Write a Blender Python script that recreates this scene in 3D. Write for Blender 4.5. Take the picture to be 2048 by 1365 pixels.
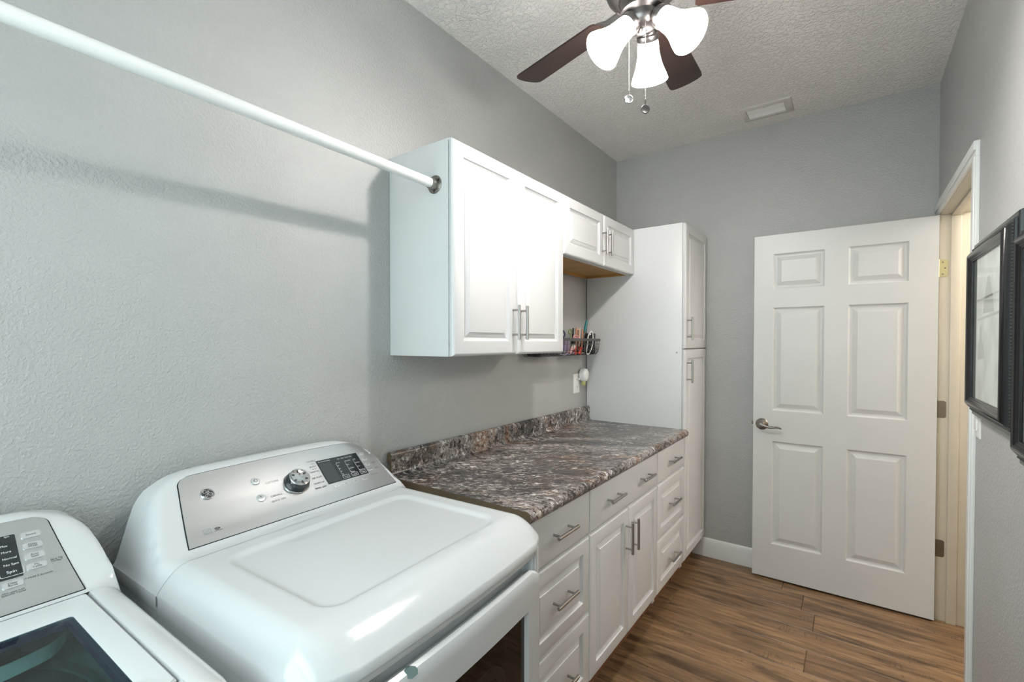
import bpy, bmesh, math, random
from mathutils import Vector, Matrix
random.seed(7)
R = math.radians
scene = bpy.context.scene
COL = scene.collection
for o in list(bpy.data.objects):
    bpy.data.objects.remove(o)

# ------------------------------------------------------------------ camera, light, exposure
W, L, H, Y0 = 1.763, 3.2405, 2.7404, -0.43
cd = bpy.data.cameras.new('camera'); cam = bpy.data.objects.new('camera', cd); COL.objects.link(cam)
cd.sensor_width = 36; cd.sensor_fit = 'HORIZONTAL'
cd.lens = 934.6 / 2048 * 36
cd.shift_y = 17.8 / 2048
cd.clip_start = 0.01
cam.location = (1.4185, 0, 1.4115)
cam.rotation_euler = (R(90 - 0.901), 0, R(36.201))
scene.camera = cam

world = bpy.data.worlds.new('world'); scene.world = world; world.use_nodes = True
wb = world.node_tree.nodes['Background']
wb.inputs[0].default_value = (0.80, 0.96, 1.0, 1)
wb.inputs[1].default_value = 3.7

SHADE_GLOW = 23.0
BULB_GLOW = (1000.0, 760.0, 1600.0)     # middle, left and right bulb
HALL_LAMP = 36.0

vs = scene.view_settings
vs.view_transform = 'Standard'; vs.look = 'None'; vs.gamma = 1.0; vs.exposure = 0.54
vs.use_curve_mapping = False
scene.cycles.use_denoising = True
scene.cycles.max_bounces = 10
scene.cycles.diffuse_bounces = 6
scene.cycles.sample_clamp_indirect = 6

pd = bpy.data.lights.new('window_daylight_portal', 'AREA'); pd.shape = 'RECTANGLE'
pd.size = 1.3; pd.size_y = 1.3; pd.cycles.is_portal = True
po = bpy.data.objects.new('window_daylight_portal', pd); COL.objects.link(po)
po.location = (0.90, Y0 - 0.13, 1.65); po.rotation_euler = (R(90), 0, 0)

# ------------------------------------------------------------------ materials
def mat(name, col=(0.8, 0.8, 0.8), rough=0.5, metal=0.0, coat=0.0, spec=0.5, emit=None, estr=0.0, var=0.06):
    m = bpy.data.materials.new(name); m.use_nodes = True
    nt = m.node_tree; b = nt.nodes['Principled BSDF']
    b.inputs['Roughness'].default_value = rough
    b.inputs['Metallic'].default_value = metal
    b.inputs['Coat Weight'].default_value = coat
    b.inputs['Coat Roughness'].default_value = 0.08
    b.inputs['Specular IOR Level'].default_value = spec
    if emit:
        b.inputs['Emission Color'].default_value = (*emit, 1); b.inputs['Emission Strength'].default_value = estr
    if var:
        tc = nt.nodes.new('ShaderNodeTexCoord'); n = nt.nodes.new('ShaderNodeTexNoise')
        n.inputs['Scale'].default_value = 6; n.inputs['Detail'].default_value = 4
        nt.links.new(tc.outputs['Object'], n.inputs['Vector'])
        r = nt.nodes.new('ShaderNodeValToRGB')
        a = tuple(c * (1 - var) for c in col); z = tuple(min(1, c * (1 + var)) for c in col)
        r.color_ramp.elements[0].color = (*a, 1); r.color_ramp.elements[1].color = (*z, 1)
        r.color_ramp.elements[0].position = .3; r.color_ramp.elements[1].position = .7
        nt.links.new(n.outputs['Fac'], r.inputs[0]); nt.links.new(r.outputs[0], b.inputs['Base Color'])
    else:
        b.inputs['Base Color'].default_value = (*col, 1)
    return m

def add_bump(m, scale, strength, dist, detail=2, lo=.35, hi=.7, dist_=.6):
    nt = m.node_tree; b = nt.nodes['Principled BSDF']
    tc = nt.nodes.new('ShaderNodeTexCoord'); n = nt.nodes.new('ShaderNodeTexNoise')
    n.inputs['Scale'].default_value = scale; n.inputs['Detail'].default_value = detail
    n.inputs['Roughness'].default_value = .55; n.inputs['Distortion'].default_value = dist_
    nt.links.new(tc.outputs['Object'], n.inputs['Vector'])
    mr = nt.nodes.new('ShaderNodeMapRange'); mr.interpolation_type = 'SMOOTHSTEP'
    mr.inputs['From Min'].default_value = lo; mr.inputs['From Max'].default_value = hi
    nt.links.new(n.outputs['Fac'], mr.inputs['Value'])
    bp = nt.nodes.new('ShaderNodeBump'); bp.inputs['Strength'].default_value = strength; bp.inputs['Distance'].default_value = dist
    nt.links.new(mr.outputs[0], bp.inputs['Height']); nt.links.new(bp.outputs[0], b.inputs['Normal'])

M = {}
M['wall'] = mat('wall_paint', (0.435, 0.435, 0.428), .42, var=.02); add_bump(M['wall'], 120, .6, .0016, 2, .38, .66, dist_=.15)
M['ceiling'] = mat('ceiling_paint', (0.90, 0.87, 0.845), .7, var=.02); add_bump(M['ceiling'], 62, .85, .004, 3, .42, .62)
M['trim'] = mat('trim_paint', (0.80, 0.80, 0.785), .35, var=.02)
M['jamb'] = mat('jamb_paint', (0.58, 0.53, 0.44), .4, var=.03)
M['hall'] = mat('hall_paint', (0.72, 0.66, 0.55), .6)
M['door'] = mat('door_paint', (0.65, 0.655, 0.655), .38, var=.015); add_bump(M['door'], 160, .12, .0004, 3)
M['cab'] = mat('cabinet_white', (0.67, 0.67, 0.68), .28, var=.012)
M['cabside'] = mat('cabinet_side_white', (0.74, 0.74, 0.74), .33, var=.012)
M['dark'] = mat('dark_gap', (0.03, 0.03, 0.032), .6, var=0)
M['kick'] = mat('toe_kick_brown', (0.20, 0.085, 0.04), .6)
M['nickel'] = mat('brushed_nickel', (0.40, 0.385, 0.37), .30, 1.0, var=.05)
M['bronze'] = mat('dark_nickel', (0.30, 0.275, 0.25), .28, 1.0, var=.05)
M['fanmetal'] = mat('fan_pewter', (0.24, 0.22, 0.215), .34, 1.0, var=.04)
M['brass'] = mat('dull_brass', (0.55, 0.50, 0.30), .38, 1.0)
M['hingedark'] = mat('aged_bronze', (0.24, 0.20, 0.16), .42, 1.0)
M['app'] = mat('appliance_white', (0.65, 0.66, 0.67), .16, coat=.4, var=.008)
M['app2'] = mat('appliance_white_panel', (0.66, 0.67, 0.68), .3, var=.01)
M['black'] = mat('black_plastic', (0.012, 0.012, 0.014), .25, var=0)
M['blackgloss'] = mat('black_gloss', (0.015, 0.018, 0.022), .08, coat=.6, var=0)
M['screen'] = mat('grey_screen', (0.055, 0.057, 0.06), .15, var=.1)
M['ink'] = mat('ink_dark', (0.05, 0.05, 0.052), .6, var=0)
M['white_ink'] = mat('ink_white', (0.75, 0.75, 0.75), .6, var=0)
M['chrome'] = mat('chrome', (0.72, 0.72, 0.73), .12, 1.0, var=0)
M['button'] = mat('silver_button', (0.66, 0.67, 0.68), .35, .6, var=0)
M['outlet'] = mat('outlet_white', (0.82, 0.82, 0.81), .35, var=.01)
M['honey'] = mat('honey_wood', (0.46, 0.25, 0.075), .45, var=.2)
M['blade'] = mat('walnut_blade', (0.032, 0.016, 0.013), .32, var=.3)
M['bladeedge'] = mat('walnut_edge', (0.22, 0.12, 0.07), .4, var=.2)
M['frame'] = mat('black_frame', (0.011, 0.011, 0.012), .25, var=.1)
M['bead'] = mat('black_bead', (0.05, 0.055, 0.05), .2, var=.1)
M['printgrey'] = mat('print_grey', (0.50, 0.51, 0.49), .7, var=.08)
M['mount'] = mat('grey_mount', (0.20, 0.215, 0.205), .7, var=.03)
M['vent'] = mat('vent_beige', (0.66, 0.63, 0.60), .45, var=.02)
M['slat'] = mat('vent_slat', (0.90, 0.885, 0.87), .4, var=.02)
M['rod'] = mat('rod_white', (0.84, 0.84, 0.83), .3, var=.01)
M['wire'] = mat('wire_grey', (0.11, 0.10, 0.10), .35, .6, var=.1)
M['core'] = mat('raw_core', (0.15, 0.108, 0.062), .8, var=.15)
M['tub'] = mat('tub_grey', (0.16, 0.24, 0.235), .35, var=.03)
M['tubrim'] = mat('tub_rim_pale', (0.55, 0.62, 0.60), .3, var=.02)
M['tubdark'] = mat('tub_dark', (0.06, 0.075, 0.075), .4, var=.05)
M['seam'] = mat('seam_grey', (0.22, 0.225, 0.23), .5, var=0)
M['liner'] = mat('liner_grey', (0.36, 0.37, 0.38), .4, var=.03)
def plain(n, c, r=.4, metal=0): M[n] = mat(n, c, r, metal, var=.05)
plain('teal', (0.0, 0.16, 0.17)); plain('navy', (0.03, 0.035, 0.10)); plain('copper', (0.50, 0.22, 0.12)); plain('tan', (0.55, 0.40, 0.28))
plain('redp', (0.62, 0.05, 0.03)); plain('pink', (0.75, 0.42, 0.42)); plain('olive', (0.20, 0.21, 0.10)); plain('cable', (0.74, 0.74, 0.72))
plain('brownp', (0.18, 0.075, 0.04)); plain('lilac', (0.30, 0.24, 0.36)); plain('cream', (0.80, 0.76, 0.68)); plain('steel', (0.55, 0.55, 0.56), .25, 1)
plain('amberliquid', (0.42, 0.42, 0.16), .1)

# metal fascia with fine horizontal brushing
def fascia_mat():
    m = mat('silver_fascia', (0.62, 0.625, 0.63), .27, .85, var=0)
    nt = m.node_tree; b = nt.nodes['Principled BSDF']
    tc = nt.nodes.new('ShaderNodeTexCoord'); mp = nt.nodes.new('ShaderNodeMapping'); mp.inputs['Scale'].default_value = (900, 2, 900)
    n = nt.nodes.new('ShaderNodeTexNoise'); n.inputs['Scale'].default_value = 2
    nt.links.new(tc.outputs['Object'], mp.inputs[0]); nt.links.new(mp.outputs[0], n.inputs['Vector'])
    mr = nt.nodes.new('ShaderNodeMapRange'); mr.inputs['To Min'].default_value = .27; mr.inputs['To Max'].default_value = .30
    nt.links.new(n.outputs['Fac'], mr.inputs['Value']); nt.links.new(mr.outputs[0], b.inputs['Roughness'])
    return m
M['fascia'] = fascia_mat()

def shade_mat():
    m = bpy.data.materials.new('lit_frosted_glass'); m.use_nodes = True
    b = m.node_tree.nodes['Principled BSDF']
    b.inputs['Base Color'].default_value = (0.6, 0.6, 0.6, 1); b.inputs['Roughness'].default_value = .3
    b.inputs['Emission Color'].default_value = (1.0, 0.965, 0.925, 1); b.inputs['Emission Strength'].default_value = SHADE_GLOW
    return m
M['shade'] = shade_mat()
for k in range(3): M['bulb%d' % k] = mat('lit_bulb', (.9, .9, .9), .3, emit=(1.0, .96, .915), estr=BULB_GLOW[k], var=0)

def glass_mat(name, tint, gloss=.08, rough=.02):
    m = bpy.data.materials.new(name); m.use_nodes = True; nt = m.node_tree
    nt.nodes.clear(); out = nt.nodes.new('ShaderNodeOutputMaterial')
    t = nt.nodes.new('ShaderNodeBsdfTransparent'); t.inputs[0].default_value = (*tint, 1)
    g = nt.nodes.new('ShaderNodeBsdfGlossy'); g.inputs['Roughness'].default_value = rough
    f = nt.nodes.new('ShaderNodeFresnel'); f.inputs[0].default_value = 1.5
    mx = nt.nodes.new('ShaderNodeMixShader')
    ge = nt.nodes.new('ShaderNodeNewGeometry'); iv = nt.nodes.new('ShaderNodeMath'); iv.operation = 'SUBTRACT'; iv.inputs[0].default_value = 1
    mu = nt.nodes.new('ShaderNodeMath'); mu.operation = 'MULTIPLY'     # reflect at the outer face only
    nt.links.new(ge.outputs['Backfacing'], iv.inputs[1]); nt.links.new(iv.outputs[0], mu.inputs[0]); nt.links.new(f.outputs[0], mu.inputs[1])
    nt.links.new(mu.outputs[0], mx.inputs[0]); nt.links.new(t.outputs[0], mx.inputs[1]); nt.links.new(g.outputs[0], mx.inputs[2])
    nt.links.new(mx.outputs[0], out.inputs[0])
    return m
M['pane'] = glass_mat('clear_pane', (0.96, 0.98, 0.97))
M['lidglass'] = glass_mat('teal_tinted_glass', (0.36, 0.54, 0.53))
M['doorglass'] = glass_mat('smoked_glass', (0.20, 0.19, 0.18))

def floor_mat():
    m = mat('hickory_plank', (0.2, 0.1, 0.05), .38, var=0)
    nt = m.node_tree; N = nt.nodes; Lk = nt.links.new; b = N['Principled BSDF']
    tc = N.new('ShaderNodeTexCoord'); oi = N.new('ShaderNodeObjectInfo')
    off = N.new('ShaderNodeVectorMath'); off.operation = 'MULTIPLY_ADD'
    cb = N.new('ShaderNodeCombineXYZ')
    for i, k in enumerate((37.0, 11.0, 5.0)):
        mu = N.new('ShaderNodeMath'); mu.operation = 'MULTIPLY'; mu.inputs[1].default_value = k
        Lk(oi.outputs['Random'], mu.inputs[0]); Lk(mu.outputs[0], cb.inputs[i])
    ad = N.new('ShaderNodeVectorMath'); ad.operation = 'ADD'
    Lk(tc.outputs['Object'], ad.inputs[0]); Lk(cb.outputs[0], ad.inputs[1])
    def noise(scale, sc, det, dist=0, rough=.6):
        mp = N.new('ShaderNodeMapping'); mp.inputs['Scale'].default_value = sc
        n = N.new('ShaderNodeTexNoise'); n.inputs['Scale'].default_value = scale; n.inputs['Detail'].default_value = det
        n.inputs['Distortion'].default_value = dist; n.inputs['Roughness'].default_value = rough
        Lk(ad.outputs[0], mp.inputs[0]); Lk(mp.outputs[0], n.inputs['Vector']); return n
    g = noise(3.0, (1.0, 11, 1), 8, .8, .65)
    r1 = N.new('ShaderNodeValToRGB'); e = r1.color_ramp.elements
    e[0].position = .25; e[0].color = (.075, .043, .022, 1); e[1].position = .75; e[1].color = (.39, .245, .13, 1)
    k = e.new(.5); k.color = (.215, .127, .064, 1)
    Lk(g.outputs['Fac'], r1.inputs[0])
    # dark weathered streaks along the plank
    s = noise(2.2, (1.0, 7, 1), 6, .5, .7)
    r2 = N.new('ShaderNodeValToRGB'); e = r2.color_ramp.elements
    e[0].position = .36; e[0].color = (.22, .20, .175, 1); e[1].position = .52; e[1].color = (1, 1, 1, 1)
    Lk(s.outputs['Fac'], r2.inputs[0])
    mx = N.new('ShaderNodeMix'); mx.data_type = 'RGBA'; mx.blend_type = 'MULTIPLY'; mx.inputs[0].default_value = .9
    Lk(r1.outputs[0], mx.inputs[6]); Lk(r2.outputs[0], mx.inputs[7])
    # saw marks across the plank, in patches
    sw = noise(14, (14, 1.2, 1), 3, .2); ms = noise(4, (1, 4, 1), 3)
    r3 = N.new('ShaderNodeValToRGB'); e = r3.color_ramp.elements
    e[0].position = .36; e[0].color = (.45, .42, .38, 1); e[1].position = .47; e[1].color = (1, 1, 1, 1)
    Lk(sw.outputs['Fac'], r3.inputs[0])
    r4 = N.new('ShaderNodeValToRGB'); r4.color_ramp.elements[0].position = .55; r4.color_ramp.elements[1].position = .64
    Lk(ms.outputs['Fac'], r4.inputs[0])
    mx2 = N.new('ShaderNodeMix'); mx2.data_type = 'RGBA'; mx2.blend_type = 'MULTIPLY'
    Lk(r4.outputs[0], mx2.inputs[0]); Lk(mx.outputs[2], mx2.inputs[6]); Lk(r3.outputs[0], mx2.inputs[7])
    hs = N.new('ShaderNodeHueSaturation')
    mr = N.new('ShaderNodeMapRange'); mr.inputs['To Min'].default_value = .86; mr.inputs['To Max'].default_value = 1.12
    Lk(oi.outputs['Random'], mr.inputs['Value']); Lk(mr.outputs[0], hs.inputs['Value']); Lk(mx2.outputs[2], hs.inputs['Color'])
    Lk(hs.outputs[0], b.inputs['Base Color'])
    bp = N.new('ShaderNodeBump'); bp.inputs['Strength'].default_value = .25; bp.inputs['Distance'].default_value = .001
    Lk(g.outputs['Fac'], bp.inputs['Height']); Lk(bp.outputs[0], b.inputs['Normal'])
    return m
M['plank'] = floor_mat()

def granite_mat():
    m = mat('granite_laminate', (0.2, 0.2, 0.2), .25, var=0)
    nt = m.node_tree; N = nt.nodes; Lk = nt.links.new; b = N['Principled BSDF']
    tc = N.new('ShaderNodeTexCoord')
    def noise(scale, sc, det, dist, rough, rot=0):
        m0 = N.new('ShaderNodeMapping'); m0.inputs['Rotation'].default_value = (0, 0, rot); mp = N.new('ShaderNodeMapping'); mp.inputs['Scale'].default_value = sc
        n = N.new('ShaderNodeTexNoise'); n.inputs['Scale'].default_value = scale; n.inputs['Detail'].default_value = det
        n.inputs['Distortion'].default_value = dist; n.inputs['Roughness'].default_value = rough
        Lk(tc.outputs['Object'], m0.inputs[0]); Lk(m0.outputs[0], mp.inputs[0]); Lk(mp.outputs[0], n.inputs['Vector']); return n
    a = noise(34, (.75, 1.35, 1.2), 12, .35, .80, -.6)
    r = N.new('ShaderNodeValToRGB'); e = r.color_ramp.elements
    e[0].position = .36; e[0].color = (.014, .013, .014, 1); e[1].position = .74; e[1].color = (.50, .46, .43, 1)
    for p, c in ((.43, (.035, .030, .031, 1)), (.475, (.12, .098, .092, 1)), (.515, (.52, .48, .46, 1)), (.545, (.075, .06, .058, 1)), (.59, (.33, .28, .26, 1)), (.63, (.04, .034, .034, 1))):
        k = e.new(p); k.color = c
    Lk(a.outputs['Fac'], r.inputs[0])
    p = noise(3.1, (.8, 1.6, 1), 5, 1.2, .6, -.5)
    r2 = N.new('ShaderNodeValToRGB'); e = r2.color_ramp.elements; e[0].position = .53; e[1].position = .66
    Lk(p.outputs['Fac'], r2.inputs[0])
    mx = N.new('ShaderNodeMix'); mx.data_type = 'RGBA'; mx.blend_type = 'MIX'
    rust = N.new('ShaderNodeMix'); rust.data_type = 'RGBA'; rust.blend_type = 'MULTIPLY'; rust.inputs[0].default_value = 1
    rust.inputs[7].default_value = (1.25, .78, .50, 1); Lk(r.outputs[0], rust.inputs[6])
    Lk(r2.outputs[0], mx.inputs[0]); Lk(r.outputs[0], mx.inputs[6]); Lk(rust.outputs[2], mx.inputs[7])
    q = noise(2.4, (1, .7, 1), 3, .8, .5, 1.0)
    r5 = N.new('ShaderNodeValToRGB'); e = r5.color_ramp.elements; e[0].position = .40; e[0].color = (.30, .29, .30, 1); e[1].position = .60; e[1].color = (1, 1, 1, 1)
    Lk(q.outputs['Fac'], r5.inputs[0])
    mx3 = N.new('ShaderNodeMix'); mx3.data_type = 'RGBA'; mx3.blend_type = 'MULTIPLY'; mx3.inputs[0].default_value = 1
    Lk(mx.outputs[2], mx3.inputs[6]); Lk(r5.outputs[0], mx3.inputs[7])
    zone = noise(9, (.75, 1.35, 1.2), 5, .8, .65, -.55)      # cloudy light and dark zones
    def fleck(prev, n, lo, hi, col, z0, z1):
        mz = N.new('ShaderNodeMapRange'); mz.inputs['From Min'].default_value = z0; mz.inputs['From Max'].default_value = z1
        Lk(zone.outputs['Fac'], mz.inputs['Value'])
        mm = N.new('ShaderNodeMath'); mm.operation = 'MULTIPLY'
        rr_ = N.new('ShaderNodeValToRGB'); ee = rr_.color_ramp.elements; ee[0].position = lo; ee[1].position = hi
        m_ = N.new('ShaderNodeMix'); m_.data_type = 'RGBA'; m_.inputs[7].default_value = col
        Lk(n.outputs['Fac'], rr_.inputs[0]); Lk(rr_.outputs[0], mm.inputs[0]); Lk(mz.outputs[0], mm.inputs[1]); Lk(mm.outputs[0], m_.inputs[0]); Lk(prev.outputs[2], m_.inputs[6]); return m_
    c1 = fleck(mx3, noise(48, (.75, 1.35, 1.1), 8, .4, .74, -.5), .50, .57, (.016, .014, .015, 1), .60, .40)
    c2 = fleck(c1, noise(52, (.7, 1.4, 1.1), 8, .4, .74, -.65), .51, .585, (.66, .62, .59, 1), .44, .60)
    Lk(c2.outputs[2], b.inputs['Base Color'])
    return m
M['granite'] = granite_mat()

def art_mat():
    m = mat('pale_print', (.6, .6, .58), .6, var=0)
    nt = m.node_tree; N = nt.nodes; Lk = nt.links.new; b = N['Principled BSDF']
    tc = N.new('ShaderNodeTexCoord'); mp = N.new('ShaderNodeMapping'); mp.inputs['Scale'].default_value = (5, 5, 4)
    n = N.new('ShaderNodeTexNoise'); n.inputs['Scale'].default_value = 2.2; n.inputs['Detail'].default_value = 6
    Lk(tc.outputs['Object'], mp.inputs[0]); Lk(mp.outputs[0], n.inputs['Vector'])
    r = N.new('ShaderNodeValToRGB'); e = r.color_ramp.elements
    e[0].position = .35; e[0].color = (.62, .63, .60, 1); e[1].position = .62; e[1].color = (.85, .85, .82, 1)
    Lk(n.outputs['Fac'], r.inputs[0]); Lk(r.outputs[0], b.inputs['Base Color'])
    return m
M['art'] = art_mat()

# ------------------------------------------------------------------ mesh builder
class MB:
    def __init__(s): s.v = []; s.f = []; s.m = []
    def add(s, vs, fs, mi=0):
        o = len(s.v); s.v += [tuple(p) for p in vs]
        for f in fs: s.f.append([i + o for i in f]); s.m.append(mi)
        return s
    def bm(s, b, mi=0):
        b.verts.ensure_lookup_table(); b.verts.index_update()
        s.add([v.co[:] for v in b.verts], [[v.index for v in f.verts] for f in b.faces], mi); b.free(); return s
    def box(s, x0, x1, y0, y1, z0, z1, b=0.0, seg=2, mi=0):
        m = bmesh.new(); bmesh.ops.create_cube(m, size=1)
        for v in m.verts:
            v.co = Vector(((x0 + x1) / 2 + v.co.x * (x1 - x0), (y0 + y1) / 2 + v.co.y * (y1 - y0), (z0 + z1) / 2 + v.co.z * (z1 - z0)))
        if b > 0: bmesh.ops.bevel(m, geom=m.edges[:], offset=b, segments=seg, affect='EDGES', profile=.5)
        return s.bm(m, mi)
    def ringloft(s, rings, cap0=True, cap1=True, mi=0, closed=True):
        n = len(rings[0]); vs = [p for r in rings for p in r]; fs = []
        for k in range(len(rings) - 1):
            for i in range(n if closed else n - 1):
                j = (i + 1) % n
                fs.append([k * n + i, k * n + j, (k + 1) * n + j, (k + 1) * n + i])
        if cap0: fs.append(list(range(n))[::-1])
        if cap1: fs.append([(len(rings) - 1) * n + i for i in range(n)])
        return s.add(vs, fs, mi)
    def tube(s, path, r, n=8, mi=0, cap=True, closed=False):
        P = [Vector(p) for p in path]; rings = []; up = None
        rr = r if isinstance(r, (list, tuple)) else [r] * len(P)
        for i, p in enumerate(P):
            if closed: t = P[(i + 1) % len(P)] - P[i - 1]
            else: t = (P[min(i + 1, len(P) - 1)] - P[max(i - 1, 0)])
            t.normalize()
            if up is None: up = t.orthogonal().normalized()
            up = (up - t * up.dot(t))
            up = up.normalized() if up.length > 1e-6 else t.orthogonal().normalized()
            bi = t.cross(up)
            rings.append([p + (up * math.cos(2 * math.pi * k / n) + bi * math.sin(2 * math.pi * k / n)) * rr[i] for k in range(n)])
        if closed: rings.append(rings[0]); cap = False
        return s.ringloft(rings, cap, cap, mi)
    def lathe(s, prof, origin=(0, 0, 0), axis=(0, 0, 1), n=24, mi=0, cap0=False, cap1=False):
        a = Vector(axis).normalized(); u = a.orthogonal().normalized(); w = a.cross(u); o = Vector(origin)
        rings = [[o + a * h + (u * math.cos(2 * math.pi * k / n) + w * math.sin(2 * math.pi * k / n)) * max(r, 1e-5) for k in range(n)] for r, h in prof]
        return s.ringloft(rings, cap0, cap1, mi)
    def prism(s, poly, fn, d0, d1, mi=0):   # poly in 2d, fn(a,b,d)->xyz
        return s.ringloft([[fn(a, b, d0) for a, b in poly], [fn(a, b, d1) for a, b in poly]], True, True, mi)
    def grid(s, fn, nu, nv, mi=0):
        vs = [fn(i / nu, j / nv) for i in range(nu + 1) for j in range(nv + 1)]
        fs = [[i * (nv + 1) + j, (i + 1) * (nv + 1) + j, (i + 1) * (nv + 1) + j + 1, i * (nv + 1) + j + 1] for i in range(nu) for j in range(nv)]
        return s.add(vs, fs, mi)
    def xf(s, fn): s.v = [tuple(fn(Vector(p))) for p in s.v]; return s
    def build(s, name, mats, parent=None, ang=38, weld=0.0, fixn=True):
        me = bpy.data.meshes.new(name); me.from_pydata(s.v, [], s.f)
        for m in (mats if isinstance(mats, (list, tuple)) else [mats]): me.materials.append(m)
        for p, mi in zip(me.polygons, s.m): p.material_index = mi
        if weld or fixn:
            b = bmesh.new(); b.from_mesh(me)
            if weld: bmesh.ops.remove_doubles(b, verts=b.verts, dist=weld); bmesh.ops.dissolve_degenerate(b, dist=1e-6, edges=b.edges)
            if fixn: bmesh.ops.recalc_face_normals(b, faces=b.faces)
            b.to_mesh(me); b.free()
        me.polygons.foreach_set('use_smooth', [True] * len(me.polygons))
        me.set_sharp_from_angle(angle=R(ang)); me.update()
        return link(bpy.data.objects.new(name, me), parent)

def rootof(o):
    while o.parent: o = o.parent
    return o
def link(o, parent=None):
    COL.objects.link(o)
    if parent:
        o.parent = parent
        if parent.type == 'EMPTY' and not parent.get('local'): o.location = -Vector(parent.location)   # parts modelled in room coordinates
    return o
def thing(name, label, cat, loc, group=None, rot=0, local=False):
    o = bpy.data.objects.new(name, None); COL.objects.link(o); o.location = loc; o.rotation_euler = (0, 0, rot)
    o.empty_display_size = .1
    o['label'] = label; o['category'] = cat
    if group: o['group'] = group
    if local: o['local'] = 1
    return o
def tag(o, label, cat, group=None):
    o['label'] = label; o['category'] = cat
    if group: o['group'] = group
    return o
def struct(name, mb, m, parent=None, **k):
    o = mb.build(name, m, parent, **k)
    if not parent: o['kind'] = 'structure'
    return o
def rrect(a0, a1, b0, b1, r, n=5):
    out = []
    for cx, cy, s in ((a1 - r, b1 - r, 0), (a0 + r, b1 - r, 90), (a0 + r, b0 + r, 180), (a1 - r, b0 + r, 270)):
        for k in range(n + 1):
            t = R(s + 90 * k / n); out.append((cx + r * math.cos(t), cy + r * math.sin(t)))
    return out
def smooth_path(P, k=6, closed=False):
    P = [Vector(p) for p in P]; out = []; n = len(P)
    for i in range(n if closed else n - 1):
        if closed: a, b, c, d = P[i - 1], P[i], P[(i + 1) % n], P[(i + 2) % n]
        else: a, b, c, d = P[max(i - 1, 0)], P[i], P[i + 1], P[min(i + 2, n - 1)]
        for q in range(k):
            t = q / k
            out.append(.5 * ((2 * b) + (c - a) * t + (2 * a - 5 * b + 4 * c - d) * t * t + (3 * b - a - 3 * c + d) * t ** 3))
    if not closed: out.append(P[-1])
    return out
def text_obj(name, body, size, fn, m, parent, align='CENTER', thick=.0003, sx=1.0):
    """flat print: fn maps (a,b,offset) on the printed surface to coordinates"""
    cu = bpy.data.curves.new('t', 'FONT'); cu.body = body; cu.size = size; cu.align_x = align; cu.align_y = 'CENTER'; cu.space_line = .8
    cu.resolution_u = 2
    o = bpy.data.objects.new('t', cu); COL.objects.link(o)
    dg = bpy.context.evaluated_depsgraph_get(); me = bpy.data.meshes.new_from_object(o.evaluated_get(dg)); me.name = name
    bpy.data.objects.remove(o); bpy.data.curves.remove(cu)
    for v in me.vertices: v.co = Vector(fn(v.co.x * sx, v.co.y, thick))
    me.materials.append(m)
    return link(bpy.data.objects.new(name, me), parent)

# ------------------------------------------------------------------ room shell
fl = MB().box(-.12, 3.2, Y0 - .12, L + .12, -.12, -.006)
floor = struct('floor', fl, M['plank'])
rows = []
y = 2.87 - .18 * 19
r_i = 0
starts = {19: 1.205 - 1.22, 18: 1.267 - 1.22, 16: 1.256 - 1.22, 17: .62 - 1.22}
while y < L + .01:
    x = starts.get(r_i, random.uniform(-1.1, -.1))
    while x < 1.9:
        x0, x1 = max(x, 0.0), min(x + 1.22, 1.895)
        ya, yb = max(y, Y0), min(y + .18, L)
        if x1 - x0 > .03 and yb - ya > .01:
            mb = MB(); g = .0007; c = .0022
            mb.ringloft([[(x0 + g, ya + g, -.006), (x1 - g, ya + g, -.006), (x1 - g, yb - g, -.006), (x0 + g, yb - g, -.006)],
                         [(x0 + g, ya + g, -c), (x1 - g, ya + g, -c), (x1 - g, yb - g, -c), (x0 + g, yb - g, -c)],
                         [(x0 + g + c, ya + g + c, 0), (x1 - g - c, ya + g + c, 0), (x1 - g - c, yb - g - c, 0), (x0 + g + c, yb - g - c, 0)]], False, True)
            mb.build('plank', M['plank'], floor)
        x += 1.22
    y += .18; r_i += 1

struct('wall_left', MB().box(-.12, 0, Y0 - .12, L + .12, -.006, H + .1), M['wall'])
struct('wall_back', MB().box(0, W + .115, L, L + .12, -.006, H + .1), M['wall'])
struct('ceiling', MB().box(-.12, W + .115, Y0 - .12, L + .12, H, H + .12), M['ceiling'])
DY0, DY1, DZ = 2.318, 3.176, 2.052     # doorway in the right-hand wall
struct('wall_right', MB().box(W, W + .115, Y0 - .12, DY0 - .018, -.006, H).box(W, W + .115, DY1 + .018, L, -.006, H).box(W, W + .115, DY0 - .018, DY1 + .018, DZ + .018, H), M['wall'])
wx0, wx1, wz0, wz1 = .25, 1.55, 1.0, 2.30
struct('wall_near', MB().box(0, wx0, Y0 - .12, Y0, -.006, H).box(wx1, W, Y0 - .12, Y0, -.006, H).box(wx0, wx1, Y0 - .12, Y0, -.006, wz0).box(wx0, wx1, Y0 - .12, Y0, wz1, H), M['wall'])
win = struct('window_1', MB().box(wx0 - .05, wx0, Y0, Y0 + .015, wz0 - .05, wz1 + .05, .003).box(wx1, wx1 + .05, Y0, Y0 + .015, wz0 - .05, wz1 + .05, .003)
             .box(wx0, wx1, Y0, Y0 + .015, wz1, wz1 + .05, .003).box(wx0 - .07, wx1 + .07, Y0, Y0 + .03, wz0 - .05, wz0, .003), M['trim'])
MB().box(wx0, wx0 + .03, Y0 - .09, Y0 - .05, wz0, wz1).box(wx1 - .03, wx1, Y0 - .09, Y0 - .05, wz0, wz1).box(wx0 + .03, wx1 - .03, Y0 - .09, Y0 - .05, wz0, wz0 + .03).box(wx0 + .03, wx1 - .03, Y0 - .09, Y0 - .05, wz1 - .03, wz1).box(wx0 + .03, wx1 - .03, Y0 - .09, Y0 - .05, 1.635, 1.665).build('sash', M['trim'], win)
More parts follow.
